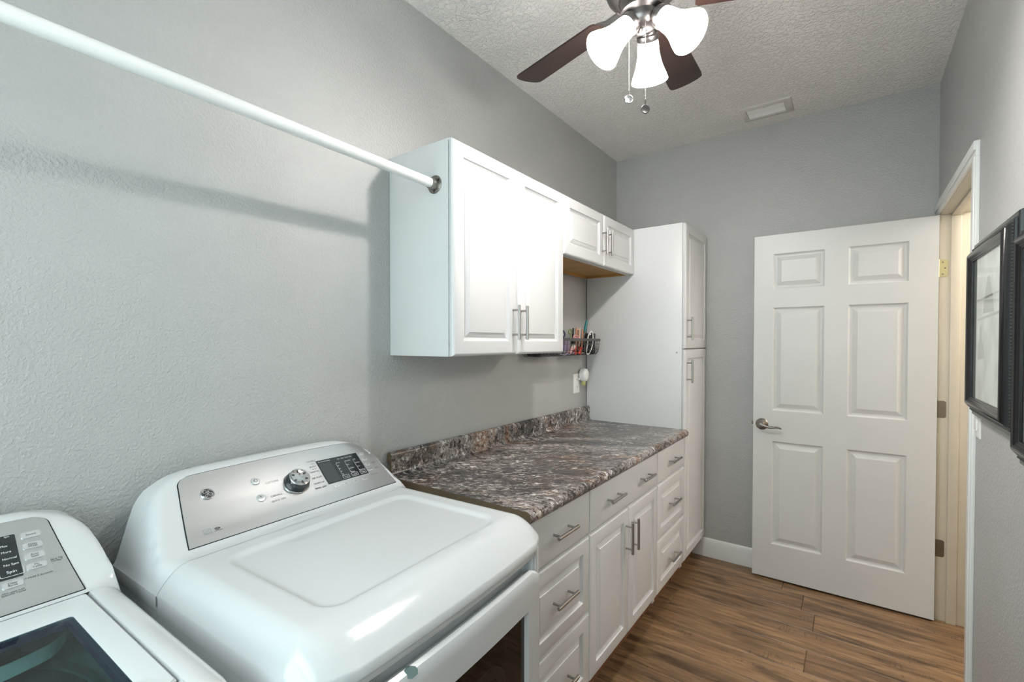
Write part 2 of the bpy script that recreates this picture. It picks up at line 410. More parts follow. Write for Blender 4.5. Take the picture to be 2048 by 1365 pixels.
for a, b in ((wz0 + .03, 1.635), (1.665, wz1 - .03)):
    MB().box(wx0 + .03, wx1 - .03, Y0 - .073, Y0 - .069, a, b).build('pane', M['pane'], win)

# hallway beyond the doorway
struct('wall_hall', MB().box(3.0, 3.12, 1.2, L + .12, -.006, H).box(W + .115, 3.0, L, L + .12, -.006, H).box(W + .115, 3.0, 1.2, 1.3, -.006, H), M['hall'])
struct('ceiling_hall', MB().box(W + .115, 3.12, 1.2, L + .12, H, H + .1), M['ceiling'])
hl = bpy.data.lights.new('hall_lamp', 'POINT'); hl.energy = HALL_LAMP; hl.color = (1.0, .97, .92); hl.shadow_soft_size = .25
ho = bpy.data.objects.new('hall_lamp', hl); COL.objects.link(ho); ho.location = (2.6, 3.0, 2.2)

# door frame: jambs with stops, casing
def jamb(y0, y1, s):
    mb = MB().box(W - .002, W + .118, y0, y1, 0, DZ, .0015)
    yi = y1 if s > 0 else y0
    a, b = (yi, yi + .011) if s > 0 else (yi - .011, yi)
    mb.box(W + .040, W + .078, a, b, 0, DZ, .002)
    return mb
tj = struct('trim_1', jamb(DY1, DY1 + .018, -1), M['jamb'])
tn = struct('trim_2', jamb(DY0 - .018, DY0, 1), M['jamb'])
struct('trim_3', MB().box(W - .002, W + .118, DY0, DY1, DZ, DZ + .018, .0015).box(W + .040, W + .078, DY0, DY1, DZ - .011, DZ, .002), M['jamb'])
def casing(y0, y1, z0, z1, vertical, inner):   # stepped profile on the room face
    mb = MB(); mb.box(W - .012, W, y0, y1, z0, z1, .002)
    if vertical:
        o = (y0, y0 + .034) if inner > 0 else (y1 - .034, y1)
        mb.box(W - .018, W - .010, o[0], o[1], z0, z1, .004)
    else: mb.box(W - .018, W - .010, y0, y1, z1 - .034, z1, .004)
    return mb
struct('trim_4', casing(2.252, 2.313, 0, DZ + .004, True, 1), M['trim'])
struct('trim_5', casing(DY1 + .004, L - .001, 0, DZ + .004, True, -1), M['trim'])
struct('trim_6', casing(2.252, L - .001, DZ + .004, DZ + .058, False, 1), M['trim'])

def base_prof(x0, x1, yw, d):  # baseboard along x on wall y=yw (d toward room -y)
    t = [(0, 0), (.014, 0), (.014, .085), (.011, .098), (.009, .108), (.006, .116), (0, .121)]
    return MB().ringloft([[(x0, yw - p * d, z) for p, z in t], [(x1, yw - p * d, z) for p, z in t]])
PX_ = .545
struct('baseboard_back', base_prof(PX_, W - .02, L, 1), M['trim'])
t = [(0, 0), (.014, 0), (.014, .085), (.011, .098), (.009, .108), (.006, .116), (0, .121)]
struct('baseboard_right', MB().ringloft([[(W - p, Y0, z) for p, z in t], [(W - p, 2.251, z) for p, z in t]]), M['trim'])

# ------------------------------------------------------------------ panel helpers
def rings_rect(mb, a0, a1, b0, b1, rings, fn, cap_last=True, cap_first=False, mi=0):
    RR = [[fn(a0 + i, b0 + i, d), fn(a1 - i, b0 + i, d), fn(a1 - i, b1 - i, d), fn(a0 + i, b1 - i, d)] if not isinstance(i, tuple) else None for i, d in rings]
    RR = [[fn(*p, d) for p in ((a0 + i, b0 + i), (a1 - i, b0 + i), (a1 - i, b1 - i), (a0 + i, b1 - i))] for i, d in rings]
    return mb.ringloft(RR, cap_first, cap_last, mi)

# open six-panel interior door
dr = bpy.data.objects.new('door_1', None); COL.objects.link(dr); dr.location = (1.757, 3.152, 0); dr['kind'] = 'structure'
DX0, DX1, DF, DB = .931, 1.756, 3.135, 3.169
ca = [DX0, 1.031, 1.283, 1.391, 1.642, DX1]
cb_ = [.012, .216, .828, 1.010, 1.617, 1.726, 1.932, 2.044]
mb = MB()
for i in range(5):
    for j in range(7):
        if i in (1, 3) and j in (1, 3, 5): continue
        mb.add([(ca[i], DF, cb_[j]), (ca[i + 1], DF, cb_[j]), (ca[i + 1], DF, cb_[j + 1]), (ca[i], DF, cb_[j + 1])], [[0, 1, 2, 3]])
z0, z1 = cb_[0], cb_[-1]
mb.add([(DX0, DF, z0), (DX1, DF, z0), (DX1, DF, z1), (DX0, DF, z1), (DX0, DB, z0), (DX1, DB, z0), (DX1, DB, z1), (DX0, DB, z1)],
       [[0, 4, 7, 3], [1, 2, 6, 5], [0, 1, 5, 4], [3, 7, 6, 2], [4, 5, 6, 7]])
mb.build('door_leaf', M['door'], dr, weld=1e-5, ang=20)
for i in (1, 3):
    for j in (1, 3, 5):
        p = MB(); fn = lambda a, b, d: (a, DF + d, b)
        rings_rect(p, ca[i], ca[i + 1], cb_[j], cb_[j + 1], [(0, 0), (.003, .004), (.008, .009), (.013, .0105), (.019, .0105), (.040, .0028), (.042, .002)], fn)
        p.build('panel', M['door'], dr, ang=12)
# lever handle
mb = MB(); c = Vector((.978, DF, .925))
mb.lathe([(.0, -.0), (.034, 0), (.034, -.004), (.030, -.009), (.018, -.013), (.013, -.018), (.0125, -.045), (.010, -.050), (0, -.051)][::1], c, (0, 1, 0), 28)
pth = smooth_path([(.978, DF - .043, .925), (.995, DF - .046, .921), (1.02, DF - .046, .9155), (1.045, DF - .045, .9165), (1.066, DF - .043, .9175), (1.084, DF - .041, .911)], 5)
n = len(pth); mb.tube(pth, [.0098 - .0058 * (k / (n - 1)) for k in range(n)], 10)
mb.build('lever_handle', M['bronze'], dr)
MB().box(DX0 - .010, DX0 + .001, DF + .010, DF + .026, .918, .936, .003).build('latch_bolt', M['hingedark'], dr)
for k, z in enumerate((.369, 1.075, 1.785)):
    mb = MB(); poly = [(W - .002, z - .043), (W + .024, z - .043), (W + .031, z - .037), (W + .031, z + .037), (W + .024, z + .043), (W - .002, z + .043)]
    mb.prism(poly, lambda a, b, d: (a, DY1 - d, b), -.0005, .0022)
    mb.tube([(W - .006, DY1 - .006, z - .044), (W - .006, DY1 - .006, z + .044)], .0055, 10)
    hg = mb.build('hinge', M['brass'] if k == 2 else M['hingedark'], dr)
    if k == 2: hg['label'] = 'brass-coloured hinge leaf'
    for dz, dx in ((-.03, .011), (0, .02), (.03, .011)):
        MB().lathe([(0, .001), (.0034, .0008), (.004, 0)], (W + dx, DY1 - .0022, z + dz), (0, -1, 0), 10).build('screw', M['hingedark'], hg)

# ------------------------------------------------------------------ cabinets
def front(a0, a1, b0, b1, xf, raised, parent, name, stile=.052):
    """cabinet door or drawer front on the plane x=xf facing +x; a along y, b along z"""
    T = .0185
    fn = lambda a, b, d: (xf + d, a, b)
    mb = MB()
    edge = [(0, 0), (0, T - .009), (.002, T - .0065), (.0035, T - .003), (.007, T - .0008), (.010, T)]
    if not raised:
        rings_rect(mb, a0, a1, b0, b1, edge, fn, True, True)
        return mb.build(name, M['cab'], parent, ang=20)
    s = stile
    rings_rect(mb, a0, a1, b0, b1, edge + [(s, T), (s + .0015, T - .0045), (s + .006, T - .0085), (s + .010, T - .0105)], fn, False, True)
    o = mb.build(name, M['cab'], parent, ang=20)
    p = MB()
    rings_rect(p, a0, a1, b0, b1, [(s + .0095, T - .0106), (s + .015, T - .0106), (s + .0165, T - .0085), (s + .031, T - .0028), (s + .0322, T - .0006), (s + .034, T - .0003)], fn, True, False)
    p.build('panel', M['cab'], o, ang=14)
    return o
def pull(parent, x, y, z, vert, ln=.136):
    mb = MB(); d = Vector((0, 0, 1)) if vert else Vector((0, 1, 0)); c = Vector((x, y, z)); off = Vector((.031, 0, 0))
    a, b = c + off - d * ln / 2, c + off + d * ln / 2
    mb.tube([a, a + d * .0008, b - d * .0008, b], [.005, .006, .006, .005], 14)
    for s in (-1, 1):
        q = c + d * s * .048; mb.tube([q - Vector((.001, 0, 0)), q + off], .0042, 10)
    return mb.build('handle', M['nickel'], parent)

XD = .3042   # upper carcass depth
def carcass_upper(root, y0, y1, z0, z1, mats, under):
    mb = MB().box(0.001, XD, y0, y0 + .016, z0, z1, .0008).box(0.001, XD, y1 - .016, y1, z0, z1, .0008).box(.001, XD, y0 + .016, y1 - .016, z1 - .016, z1).box(.001, .008, y0 + .016, y1 - .016, z0 + .02, z1 - .016)
    mb.box(XD - .018, XD, y0 + .016, y1 - .016, z0, z0 + .03)
    o = mb.build('carcass', M['cabside'], root)
    return o
wc = thing('wall_cabinet', 'tall white double-door wall cabinet with the closet rod fixed to its side', 'cabinet', (0, 1.1557, 1.363))
carcass_upper(wc, 1.1557, 1.9015, 1.363, 2.1045, None, None)
MB().box(.008, XD - .018, 1.1717, 1.8855, 1.383, 1.397).build('bottom_panel', M['cabside'], wc)
d = front(1.1570, 1.5275, 1.3645, 2.103, XD + .004, True, wc, 'door'); pull(d, XD + .0225, 1.512 - .014, 1.491, True)
d = front(1.5297, 1.9005, 1.3645, 2.103, XD + .004, True, wc, 'door'); pull(d, XD + .0225, 1.566 - .012, 1.491, True)
for z in (1.40, 1.73, 2.07):
    MB().box(XD - .0002, XD + .0042, 1.160, 1.166, z, z + .012).build('bumper', M['dark'], wc)
wc2 = thing('wall_cabinet', 'short white double-door wall cabinet over the open gap beside the pantry', 'cabinet', (0, 1.9017, 1.8236))
carcass_upper(wc2, 1.9021, 2.7625, 1.8236, 2.1045, None, None)
mb = MB().box(.008, XD - .018, 1.9181, 2.7465, 1.8386, 1.8426)
mb.build('underside_panel', M['honey'], wc2)
mb = MB().box(.008, .026, 1.9181, 2.7465, 1.8246, 1.8386).box(.026, XD - .018, 2.7305, 2.7465, 1.8246, 1.8386).box(.026, XD - .018, 1.9181, 1.9341, 1.8246, 1.8386)
mb.build('hanging_rail', M['honey'], wc2)
d = front(1.9035, 2.3315, 1.825, 2.103, XD + .004, True, wc2, 'door'); pull(d, XD + .0225, 2.322 - .012, 1.949, True)
d = front(2.3337, 2.7612, 1.825, 2.103, XD + .004, True, wc2, 'door'); pull(d, XD + .0225, 2.386 - .012, 1.950, True)

# tall pantry
PX = .6146
pc = thing('pantry_cabinet', 'floor-standing tall white pantry cabinet with an upper and a lower door', 'cabinet', (0, 2.763, 0))
MB().box(.004, PX, 2.7636, 2.780, .1, 2.1045, .0008).box(.001, PX, 3.2205, 3.2365, .1, 2.1045, .0008).box(.001, PX, 2.780, 3.2205, 2.0885, 2.1045).box(.001, PX, 2.780, 3.2205, .12, .1368).box(.001, .008, 2.78, 3.2205, .1368, 2.0885).box(.05, PX - .02, 2.78, 3.2205, 1.366, 1.382).build('carcass', M['cabside'], pc)
MB().box(.03, PX - .06, 2.770, 3.2305, .0, .12).build('toe_kick', M['kick'], pc)
MB().box(.0008, .004, 2.764, 2.775, .9, 1.82).build('scribe_gap', M['dark'], pc)
d = front(2.7655, 3.2345, 1.3757, 2.103, PX + .002, True, pc, 'door'); pull(d, PX + .0205, 2.795, 1.493, True)
d = front(2.7655, 3.2345, .1375, 1.3717, PX + .002, True, pc, 'door'); pull(d, PX + .0205, 2.795, 1.245, True)
MB().lathe([(0, .002), (.004, .0015), (.005, 0)], (.585, 2.7636, 1.353), (0, -1, 0), 10).build('screw_cap', M['liner'], pc)

# base cabinets
BX = .6133
def base_unit(name, label, y0, y1):
    r = thing(name, label, 'cabinet', (0, y0, 0))
    MB().box(.004, BX, y0, y0 + .016, .1, .869, .0008).box(.004, BX, y1 - .016, y1, .1, .869, .0008).box(.004, BX, y0 + .016, y1 - .016, .12, .136).box(.004, .012, y0 + .016, y1 - .016, .136, .869).box(BX - .02, BX, y0 + .016, y1 - .016, .84, .869).build('carcass', M['cab'], r)
    MB().box(.03, BX - .06, y0 + .004, y1 - .004, .0, .12).build('toe_kick', M['kick'], r)
    return r
def drawers(r, y0, y1):
    d = front(y0, y1, .6975, .8615, BX + .001, False, r, 'drawer'); pull(d, BX + .0195, (y0 + y1) / 2, .783, False)
    d = front(y0, y1, .4110, .6945, BX + .001, True, r, 'drawer'); pull(d, BX + .0195, (y0 + y1) / 2, .557, False)
    d = front(y0, y1, .1375, .4080, BX + .001, True, r, 'drawer'); pull(d, BX + .0195, (y0 + y1) / 2, .262, False)
b1 = base_unit('base_cabinet', 'white three-drawer base cabinet next to the dryer', 1.1380, 1.5655); drawers(b1, 1.1395, 1.5640)
b2 = base_unit('base_cabinet', 'middle white base cabinet with one wide two-handled drawer over two doors', 1.5659, 2.3063)
d = front(1.5675, 2.3048, .6975, .8615, BX + .001, False, b2, 'drawer'); pull(d, BX + .0195, 1.766, .785, False); pull(d, BX + .0195, 2.122, .785, False)
d = front(1.5675, 1.9351, .1375, .6945, BX + .001, True, b2, 'door'); pull(d, BX + .0195, 1.906, .572, True)
d = front(1.9373, 2.3048, .1375, .6945, BX + .001, True, b2, 'door'); pull(d, BX + .0195, 1.972, .570, True)
b3 = base_unit('base_cabinet', 'white three-drawer base cabinet next to the tall pantry', 2.3067, 2.7628); drawers(b3, 2.3082, 2.7615)

# countertop with rolled front edge and integral backsplash
ct = thing('countertop', 'dark granite-look laminate countertop with a rolled edge and backsplash', 'countertop', (0, 1.1376, .87))
Z = .9078; FX = .655
prof = [(.003, .999 - .012), (.006, .999 - .003), (.012, .999), (.020, .998), (.0255, .993), (.027, .985), (.027, .93), (.029, .919), (.035, .911), (.045, Z)]
prof += [(.30, Z), (FX - .030, Z), (FX - .022, Z + .0015), (FX - .012, Z + .001), (FX - .004, Z - .005), (FX, Z - .014), (FX, Z - .024), (FX - .004, Z - .034), (FX - .012, Z - .0385), (FX - .03, Z - .0385)]
prof += [(.03, Z - .0385), (.016, Z - .0385), (.016, .962), (.003, .962)]
ys = [1.1376 + (2.7622 - 1.1376) * k / 8 for k in range(9)]
mb = MB(); mb.ringloft([[(x, yy, z) for x, z in prof] for yy in ys], False, True)
mb.build('laminate_top', M['granite'], ct, ang=50)
mb = MB(); pp = [(x, z) for x, z in prof]
mb.add([(x, 1.1370, z) for x, z in pp], [list(range(len(pp)))]); mb.add([(x, 1.1380, z) for x, z in pp], [list(range(len(pp)))])
mb.build('end_core', M['core'], ct)

# ------------------------------------------------------------------ dryer and washer (local frames)
sm = lambda t: max(0, min(1, t)) ** 2 * (3 - 2 * max(0, min(1, t)))
def interp(t, pts):
    if t <= pts[0][0]: return pts[0][1]
    for (a, b), (c, d) in zip(pts, pts[1:]):
        if t <= c: return b + (d - b) * (t - a) / (c - a)
    return pts[-1][1]
def smin(a, b, k):
    h = max(k - abs(a - b), 0) / k
    return min(a, b) - h * h * h * k / 6
WD = .686

def make_console(root, Fpts, Gpts, yl, yr, xs, zbase, arch, k=.03, endz=None):
    """console body as a height surface over (lx 0..xs, ly yl..yr)"""
    w = yr - yl
    tv = sorted(set([0, .004, .008, .012, .016, .022, .03, .04, .05, .06, .075, .09, .11, .14, .18, .24, .3] + [w - q for q in (0, .004, .008, .012, .016, .022, .03, .04, .05, .06, .075, .09, .11, .14, .18, .24, .3)]))
    tu = [xs * q for q in (0, .03, .07, .11, .15, .19, .23, .28, .33, .4, .47, .54, .61, .68, .75, .80, .84, .88, .92, .96, 1)]
    def zf(x, t):
        t = max(0, min(w, t))
        F = interp(x, Fpts) + arch * (1 - ((t - w / 2) / (w / 2)) ** 2) * sm(1 - (x - .06) / .14)
        G = interp(min(t, w - t), Gpts)
        z = smin(F, G, k)
        if endz:
            q = sm((x - xs + .038) / .038); z = z * (1 - q) + endz(min(t, w - t)) * q
        return z
    mb = MB(); n = len(tv)
    vs = [(x, yl + t, zf(x, t)) for x in tu for t in tv]
    fs = [[i * n + j, i * n + j + 1, (i + 1) * n + j + 1, (i + 1) * n + j] for i in range(len(tu) - 1) for j in range(n - 1)]
    mb.add(vs, fs)
    # back skirt
    back = [(0, yl + t, zf(0, t)) for t in tv]; bb = [(0, yl + t, zbase) for t in tv]
    mb.add(back + bb, [[j, j + 1, n + j + 1, n + j] for j in range(n - 1)])
    return mb.build('console', M['app'], root, ang=45, weld=1e-5), zf

def make_fascia(root, yA, yB, tA, tB, A, B, zfun, rad):
    """metal face on the console slope: A=(lx,z) bottom, B=(lx,z) top; ly from yA..yB at the bottom, tA..tB at the top"""
    Ax, Az = A; Bx, Bz = B; ln = math.hypot(Bx - Ax, Bz - Az); nx, nz = (Bz - Az) / ln, (Ax - Bx) / ln
    def S(ly, v, off):
        x = Ax + (Bx - Ax) * v
        return (x + nx * off, ly, zfun(x, ly) + nz * off)
    def outline(grow):
        pts = []
        for k in range(13): pts.append((yA - grow + (yB - yA + 2 * grow) * k / 12, -grow / ln))
        for k in range(1, 6):
            v = (k / 6) * (1 - rad / ln); pts.append((yB + grow + (tB - yB) * v, v))
        def corner(y, s, rev):
            out = []
            for q in range(7):
                a = R(90 * q / 6); out.append((y - s * rad * (1 - math.cos(a)), 1 - rad / ln + (rad * math.sin(a) + grow) / ln))
            return out[::-1] if rev else out
        pts += corner(tB + grow, 1, False)
        for k in range(1, 12): pts.append((tB - rad + (tA - tB + 2 * rad) * k / 12, 1 + grow / ln))
        pts += corner(tA - grow, -1, True)
        for k in range(5, 0, -1):
            v = (k / 6) * (1 - rad / ln); pts.append((yA - grow + (tA - yA) * v, v))
        return pts
    def sheet(grow, off, base):
        o = outline(grow); n = len(o)
        b = bmesh.new(); vs = [b.verts.new(S(p, q, off)) for p, q in o]
        lo = [b.verts.new(S(p, q, base)) for p, q in o]
        for i in range(n): b.faces.new([vs[i], vs[(i + 1) % n], lo[(i + 1) % n], lo[i]])
        mb = MB(); mb.bm(b)
        # strips from left edge to right edge at each v
        L_, R_ = [], []
        vc = 1 - rad / ln
        vlist = [-grow / ln + (vc + grow / ln) * k / 10 for k in range(10)] + [vc + (1 + grow / ln - vc) * math.sin(R(90 * k / 10)) for k in range(11)]
        rows = len(vlist) - 1
        for v in vlist:
            d = max(0, (v - (1 - rad / ln)) * ln); d = min(d, rad + grow)
            ins = rad - math.sqrt(max(0, rad * rad - min(d, rad) ** 2))
            vv = max(0, min(v, 1 - rad / ln))
            L_.append((yA - grow + (tA - yA) * vv + ins, v)); R_.append((yB + grow + (tB - yB) * vv - ins, v))
        c = 24; vs2 = []
        for (a, v), (b_, _) in zip(L_, R_):
            for q in range(c + 1): vs2.append(S(a + (b_ - a) * q / c, v, off))
        mb.add(vs2, [[i * (c + 1) + j, i * (c + 1) + j + 1, (i + 1) * (c + 1) + j + 1, (i + 1) * (c + 1) + j] for i in range(rows) for j in range(c)])
        return mb
    sheet(.0022, .0006, -.006).build('gasket', M['black'], root, ang=30)
    return sheet(0, .0022, -.003).build('control_panel', M['fascia'], root, ang=30), S

# ---- dryer
WD = .714; SH = .016
DRY_RZ = .05
dy = thing('clothes_dryer', 'white clothes dryer standing between the washer and the granite counter', 'dryer', (.051, .317, 0), rot=DRY_RZ, local=True)
SEAM = .243
xfront = lambda t: .764 - .013 * ((t - WD / 2) / (WD / 2)) ** 2
ZT, ZL = .950, .901
def cover_ring(q, nL=14, nC=7, nF=18, rad0=.085):
    """open outline of the top cover, drawn in by .06*q at the sides and .10*q at the front"""
    e, ef = .06 * q, .10 * q
    r = max(rad0 * (1 - q), 0.0)
    y0, y1 = e, WD - e
    pts = []
    xc0 = xfront(y0) - ef
    for k in range(nL): pts.append((SEAM + (xc0 - r - SEAM) * k / nL, y0))
    for k in range(nC):
        a = R(90 * k / nC); pts.append((xc0 - r + r * math.sin(a), y0 + r - r * math.cos(a)))
    for k in range(nF + 1):
        yy = y0 + r + (y1 - y0 - 2 * r) * k / nF; pts.append((xfront(yy) - ef, yy))
    for k in range(1, nC + 1):
        a = R(90 * k / nC); pts.append((xc0 - r + r * math.cos(a), y1 - r + r * math.sin(a)))
    for k in range(1, nL + 1): pts.append((xc0 - r + (SEAM - xc0 + r) * k / nL, y1))
    return pts
def zsh(q): return ZL + (ZT - ZL) * (1 - max(0, 1 - q) ** 2.1)
def ztop(x, t):
    rx0, rx1, ry0, ry1 = .285, .655, .100, .620
    cx, cy = (rx0 + rx1) / 2, (ry0 + ry1) / 2
    qx, qy = abs(x - cx) - (rx1 - rx0) / 2 + .05, abs(t - cy) - (ry1 - ry0) / 2 + .05
    sd = math.hypot(max(qx, 0), max(qy, 0)) + min(max(qx, qy), 0) - .05
    z = -.0065 * sm(-sd / .016)
    z -= .0035 * math.exp(-(((x - .672) / .016) ** 2 + ((t - .536) / .035) ** 2))
    return z
mb = MB(); es = [0, .03, .07, .12, .18, .25, .32, .4, .48, .57, .67, .78, .89, 1]
rings = [[(x, t, .868 + .017 * sm((x - .62) / .1)) for x, t in cover_ring(0)]] + [[(x, t, zsh(e) + ztop(x, t)) for x, t in cover_ring(e)] for e in es]
mb.ringloft(rings, False, False, closed=False)
nu, nv = 70, 90
def tp(u, v):
    t = .06 + (WD - .12) * v; xe = xfront(t) - .10
    x = SEAM + (xe - SEAM) * u
    return (x, t, ZT + ztop(x, t))
mb.grid(tp, nu, nv)
cov = mb.build('top_cover', M['app'], dy, ang=50, weld=2e-5)
mb = MB().box(0.0, SEAM + .002, .0, WD, .868, ZL + .001, .004)
mb.build('rear_rim', M['app'], dy)
mb = MB(); ee = [0, .006, .012, .02, .03, .04, .05, .06]; ee = ee + [WD - q for q in ee[::-1]]
mb.ringloft([[(x, t, .88) for t in ee] + [(x, t, zsh(min(t, WD - t) / .06) - .0025) for t in ee[::-1]] for x in (SEAM - .006, SEAM + .004)]); mb.build('seam_filler', M['seam'], dy)
con, zfd = make_console(dy, [(0, 1.084), (.02, 1.086), (.038, 1.083), (.05, 1.0775), (.087, 1.0445), (.125, 1.0115), (.165, .980), (.20, .9565), (.212, .952), (SEAM, .9500)],
                       [(0, .901), (.005, .906), (.012, .93), (.024, .972), (.035, 1.012), (.043, 1.034), (.06, 1.056), (.10, 1.080), (.15, 1.098), (.24, 1.13)], 0, WD, SEAM - .0011, .868, .008, .022, lambda e: zsh(e / .06))
fas, S0 = make_fascia(dy, .076, .673, .110, .664, (.20, .9565), (.052, 1.0775), lambda x, t: zfd(x, t), .028)
S = lambda ly, v, off: S0(ly + SH, v, off)
def onS(c0, v0):     # text frame on the fascia: a along ly, b up the slope (metres)
    return lambda a, b, d: S(c0 + a, v0 + b / .191, .0024 + d)
def sticker(parent, name, poly, m, off0, off1, S=S):
    mb = MB(); mb.ringloft([[S(p, v, off0) for p, v in poly], [S(p, v, off1) for p, v in poly]], False, True)
    return mb.build(name, m, parent)
def rr(c, v, w, h, r=.002):
    return [(c + a, v + b / .191) for a, b in rrect(-w / 2, w / 2, -h / 2, h / 2, r, 3)]
Nrm = (Vector(S(.35, .5, 1)) - Vector(S(.35, .5, 0))).normalized()
# knob
kc = Vector(S(.357, .50, .002))
kn = MB().lathe([(.036, 0), (.036, .002), (.0345, .003)], kc, Nrm, 40).build('knob', M['chrome'], dy)
MB().lathe([(.0335, .002), (.0335, .008), (.032, .016), (.0285, .0235), (.027, .025)], kc, Nrm, 40, cap1=True).build('knob_body', M['blackgloss'], kn)
mb = MB().lathe([(.0275, .0235), (.0282, .026), (.0275, .0285), (.0258, .0295), (.0245, .0288), (.012, .0270), (0, .0266)], kc, Nrm, 40)
mb.build('knob_cap', M['chrome'], kn)
u_ = Nrm.orthogonal().normalized(); w_ = Nrm.cross(u_)
mb = MB()
for k in range(6):
    a = R(60 * k + 18); dr_ = u_ * math.cos(a) + w_ * math.sin(a); tn_ = u_ * -math.sin(a) + w_ * math.cos(a)
    q = [kc + Nrm * .0287 + dr_ * r1 + tn_ * s for r1, s in ((.0145, -.002), (.0225, -.0028), (.0225, .0028), (.0145, .002))]
    mb.add(q, [[0, 1, 2, 3]])
mb.build('knob_marks', M['ink'], kn, fixn=False)
# display
disp = sticker(dy, 'display', rr(.516, .552, .145, .083, .0015), M['blackgloss'], .002, .0034)
_c = [Vector(S(y_, v_, .0036)) for y_, v_ in ((.4435, .335), (.5885, .335), (.4435, .769), (.5885, .769))]
def onD(c0, v0):
    def f(a, b, d):
        p, q = (c0 + a - .4435) / .145, (v0 + b / .191 - .335) / .434
        return tuple((_c[0] * (1 - p) + _c[1] * p) * (1 - q) + (_c[2] * (1 - p) + _c[3] * p) * q + (Vector(S(.516, .5, 1)) - Vector(S(.516, .5, 0))).normalized() * d)
    return f
f = onD(.4665, .53); mb = MB(); mb.ringloft([[f(a, b, -.0005) for a, b in rrect(-.021, .021, -.034, .034, .001, 3)], [f(a, b, .0003) for a, b in rrect(-.021, .021, -.034, .034, .001, 3)]], False, True); mb.build('display_screen', M['screen'], disp)
text_obj('lettering', 'Est. Time Remaining', .0048, onD(.4675, .735), M['white_ink'], disp)
text_obj('lettering', 'Max   Extra  Sensor  Dry', .0052, onD(.539, .722), M['white_ink'], disp)
for c0, rows_, box in ((.508, ('60 min', '50', '40', '30', '20'), 'Time'), (.540, ('More Dry', 'Dry', 'Less Dry', 'Damp'), 'Level'), (.571, ('High', 'Medium', 'Low', 'Extra Low'), 'Temp')):
    for q, s_ in enumerate(rows_):
        text_obj('lettering', s_, .0052, onD(c0 - .007, .655 - q * (.22 / (len(rows_) - 1))), M['white_ink'], disp, 'LEFT')
    text_obj('lettering', box, .0066, onD(c0 + .001, .385), M['white_ink'], disp)
    mb = MB(); o_ = rrect(-.0115, .0115, -.0058, .0058, .002, 3); i_ = rrect(-.0107, .0107, -.005, .005, .0014, 3); f = onD(c0 + .001, .385)
    mb.ringloft([[f(a, b, .0004) for a, b in o_], [f(a, b, .0004) for a, b in i_]], False, False); mb.build('key_outline', M['white_ink'], disp, fixn=False)
    mb = MB(); mb.ringloft([[f(-.0095, .050 - q * .042, .0004), f(-.0088, .050 - q * .042, .0004)] for q in (0, 1)], False, False, closed=False)
    mb.build('bracket', M['white_ink'], disp, fixn=False)
# buttons
def pbutton(c0, v0, txt, w=.017, h=.0085):
    b = sticker(dy, 'button', rr(c0, v0, w, h, .003), M['button'], .002, .0038)
    text_obj('lettering', txt, .0042, lambda a, bb, d: S(c0 + a, v0 + bb / .191, .0039 + d), M['ink'], b)
pbutton(.6065, .725, 'Sound'); pbutton(.6055, .618, 'Delay\nDry'); pbutton(.604, .511, 'My\nCycle'); pbutton(.602, .405, 'Extended\nTumble')
pbutton(.463, .262, 'eDry'); pbutton(.495, .262, 'Damp\nAlert'); pbutton(.529, .26, 'Drum\nLight'); pbutton(.563, .26, 'Wrinkle\nCare')
text_obj('lettering', 'Save My\nCycles', .0042, onS(.628, .52), M['ink'], dy); text_obj('lettering', 'Hold 3\nSeconds', .0042, onS(.628, .405), M['ink'], dy)
text_obj('lettering', '* Hold 3 Seconds', .0045, onS(.605, .295), M['ink'], dy)
for nm, c0, v0 in (('CASUALS', .2905, .398), ('QUICK DRY', .2905, .318), ('COTTONS', .296, .612), ('TOWELS', .430, .785), ('BULKY', .4275, .69), ('SANITIZE', .4245, .602), ('AIR FLUFF', .422, .50), ('WARM UP', .419, .404), ('TIMED DRY', .416, .321)):
    text_obj('lettering', nm, .0075, onS(c0, v0), M['ink'], dy)
text_obj('lettering', 'Sheets', .0042, onS(.4305, .742), M['ink'], dy); text_obj('lettering', 'Bedding', .0042, onS(.4275, .648), M['ink'], dy)
for c0, v0, r0 in ((.257, .684, .0115), (.251, .418, .0115)):
    q = Vector(S(c0, v0, .002)); b = MB().lathe([(r0, 0), (r0, .0022), (r0 - .0012, .003), (r0 - .0025, .0022), (r0 - .004, .0026), (0, .003)], q, Nrm, 28).build('button', M['button'], dy)
    if v0 > .5:
        f = lambda a, bb, d, c0=c0, v0=v0: S(c0 + a, v0 + bb / .191, .0056 + d)
        mb = MB(); arc = [(.0042 * math.sin(R(a)), .0042 * math.cos(R(a))) for a in range(40, 331, 24)]
        mb.tube([f(a, bb, 0) for a, bb in arc], .0005, 5); mb.tube([f(0, .002, 0), f(0, .0052, 0)], .0005, 5); mb.build('power_mark', M['ink'], b)
    else:
        f = lambda a, bb, d, c0=c0, v0=v0: S(c0 + a, v0 + bb / .191, .0056 + d)
        mb = MB(); mb.add([f(-.002, .0045, 0), f(.002, .0045, 0), f(0, .001, 0)], [[0, 1, 2]]); mb.build('start_mark', M['ink'], b, fixn=False)
        text_obj('lettering', 'Start', .0036, lambda a, bb, d: S(.251 + a, .418 + (bb - .002) / .191, .0056 + d), M['ink'], b)
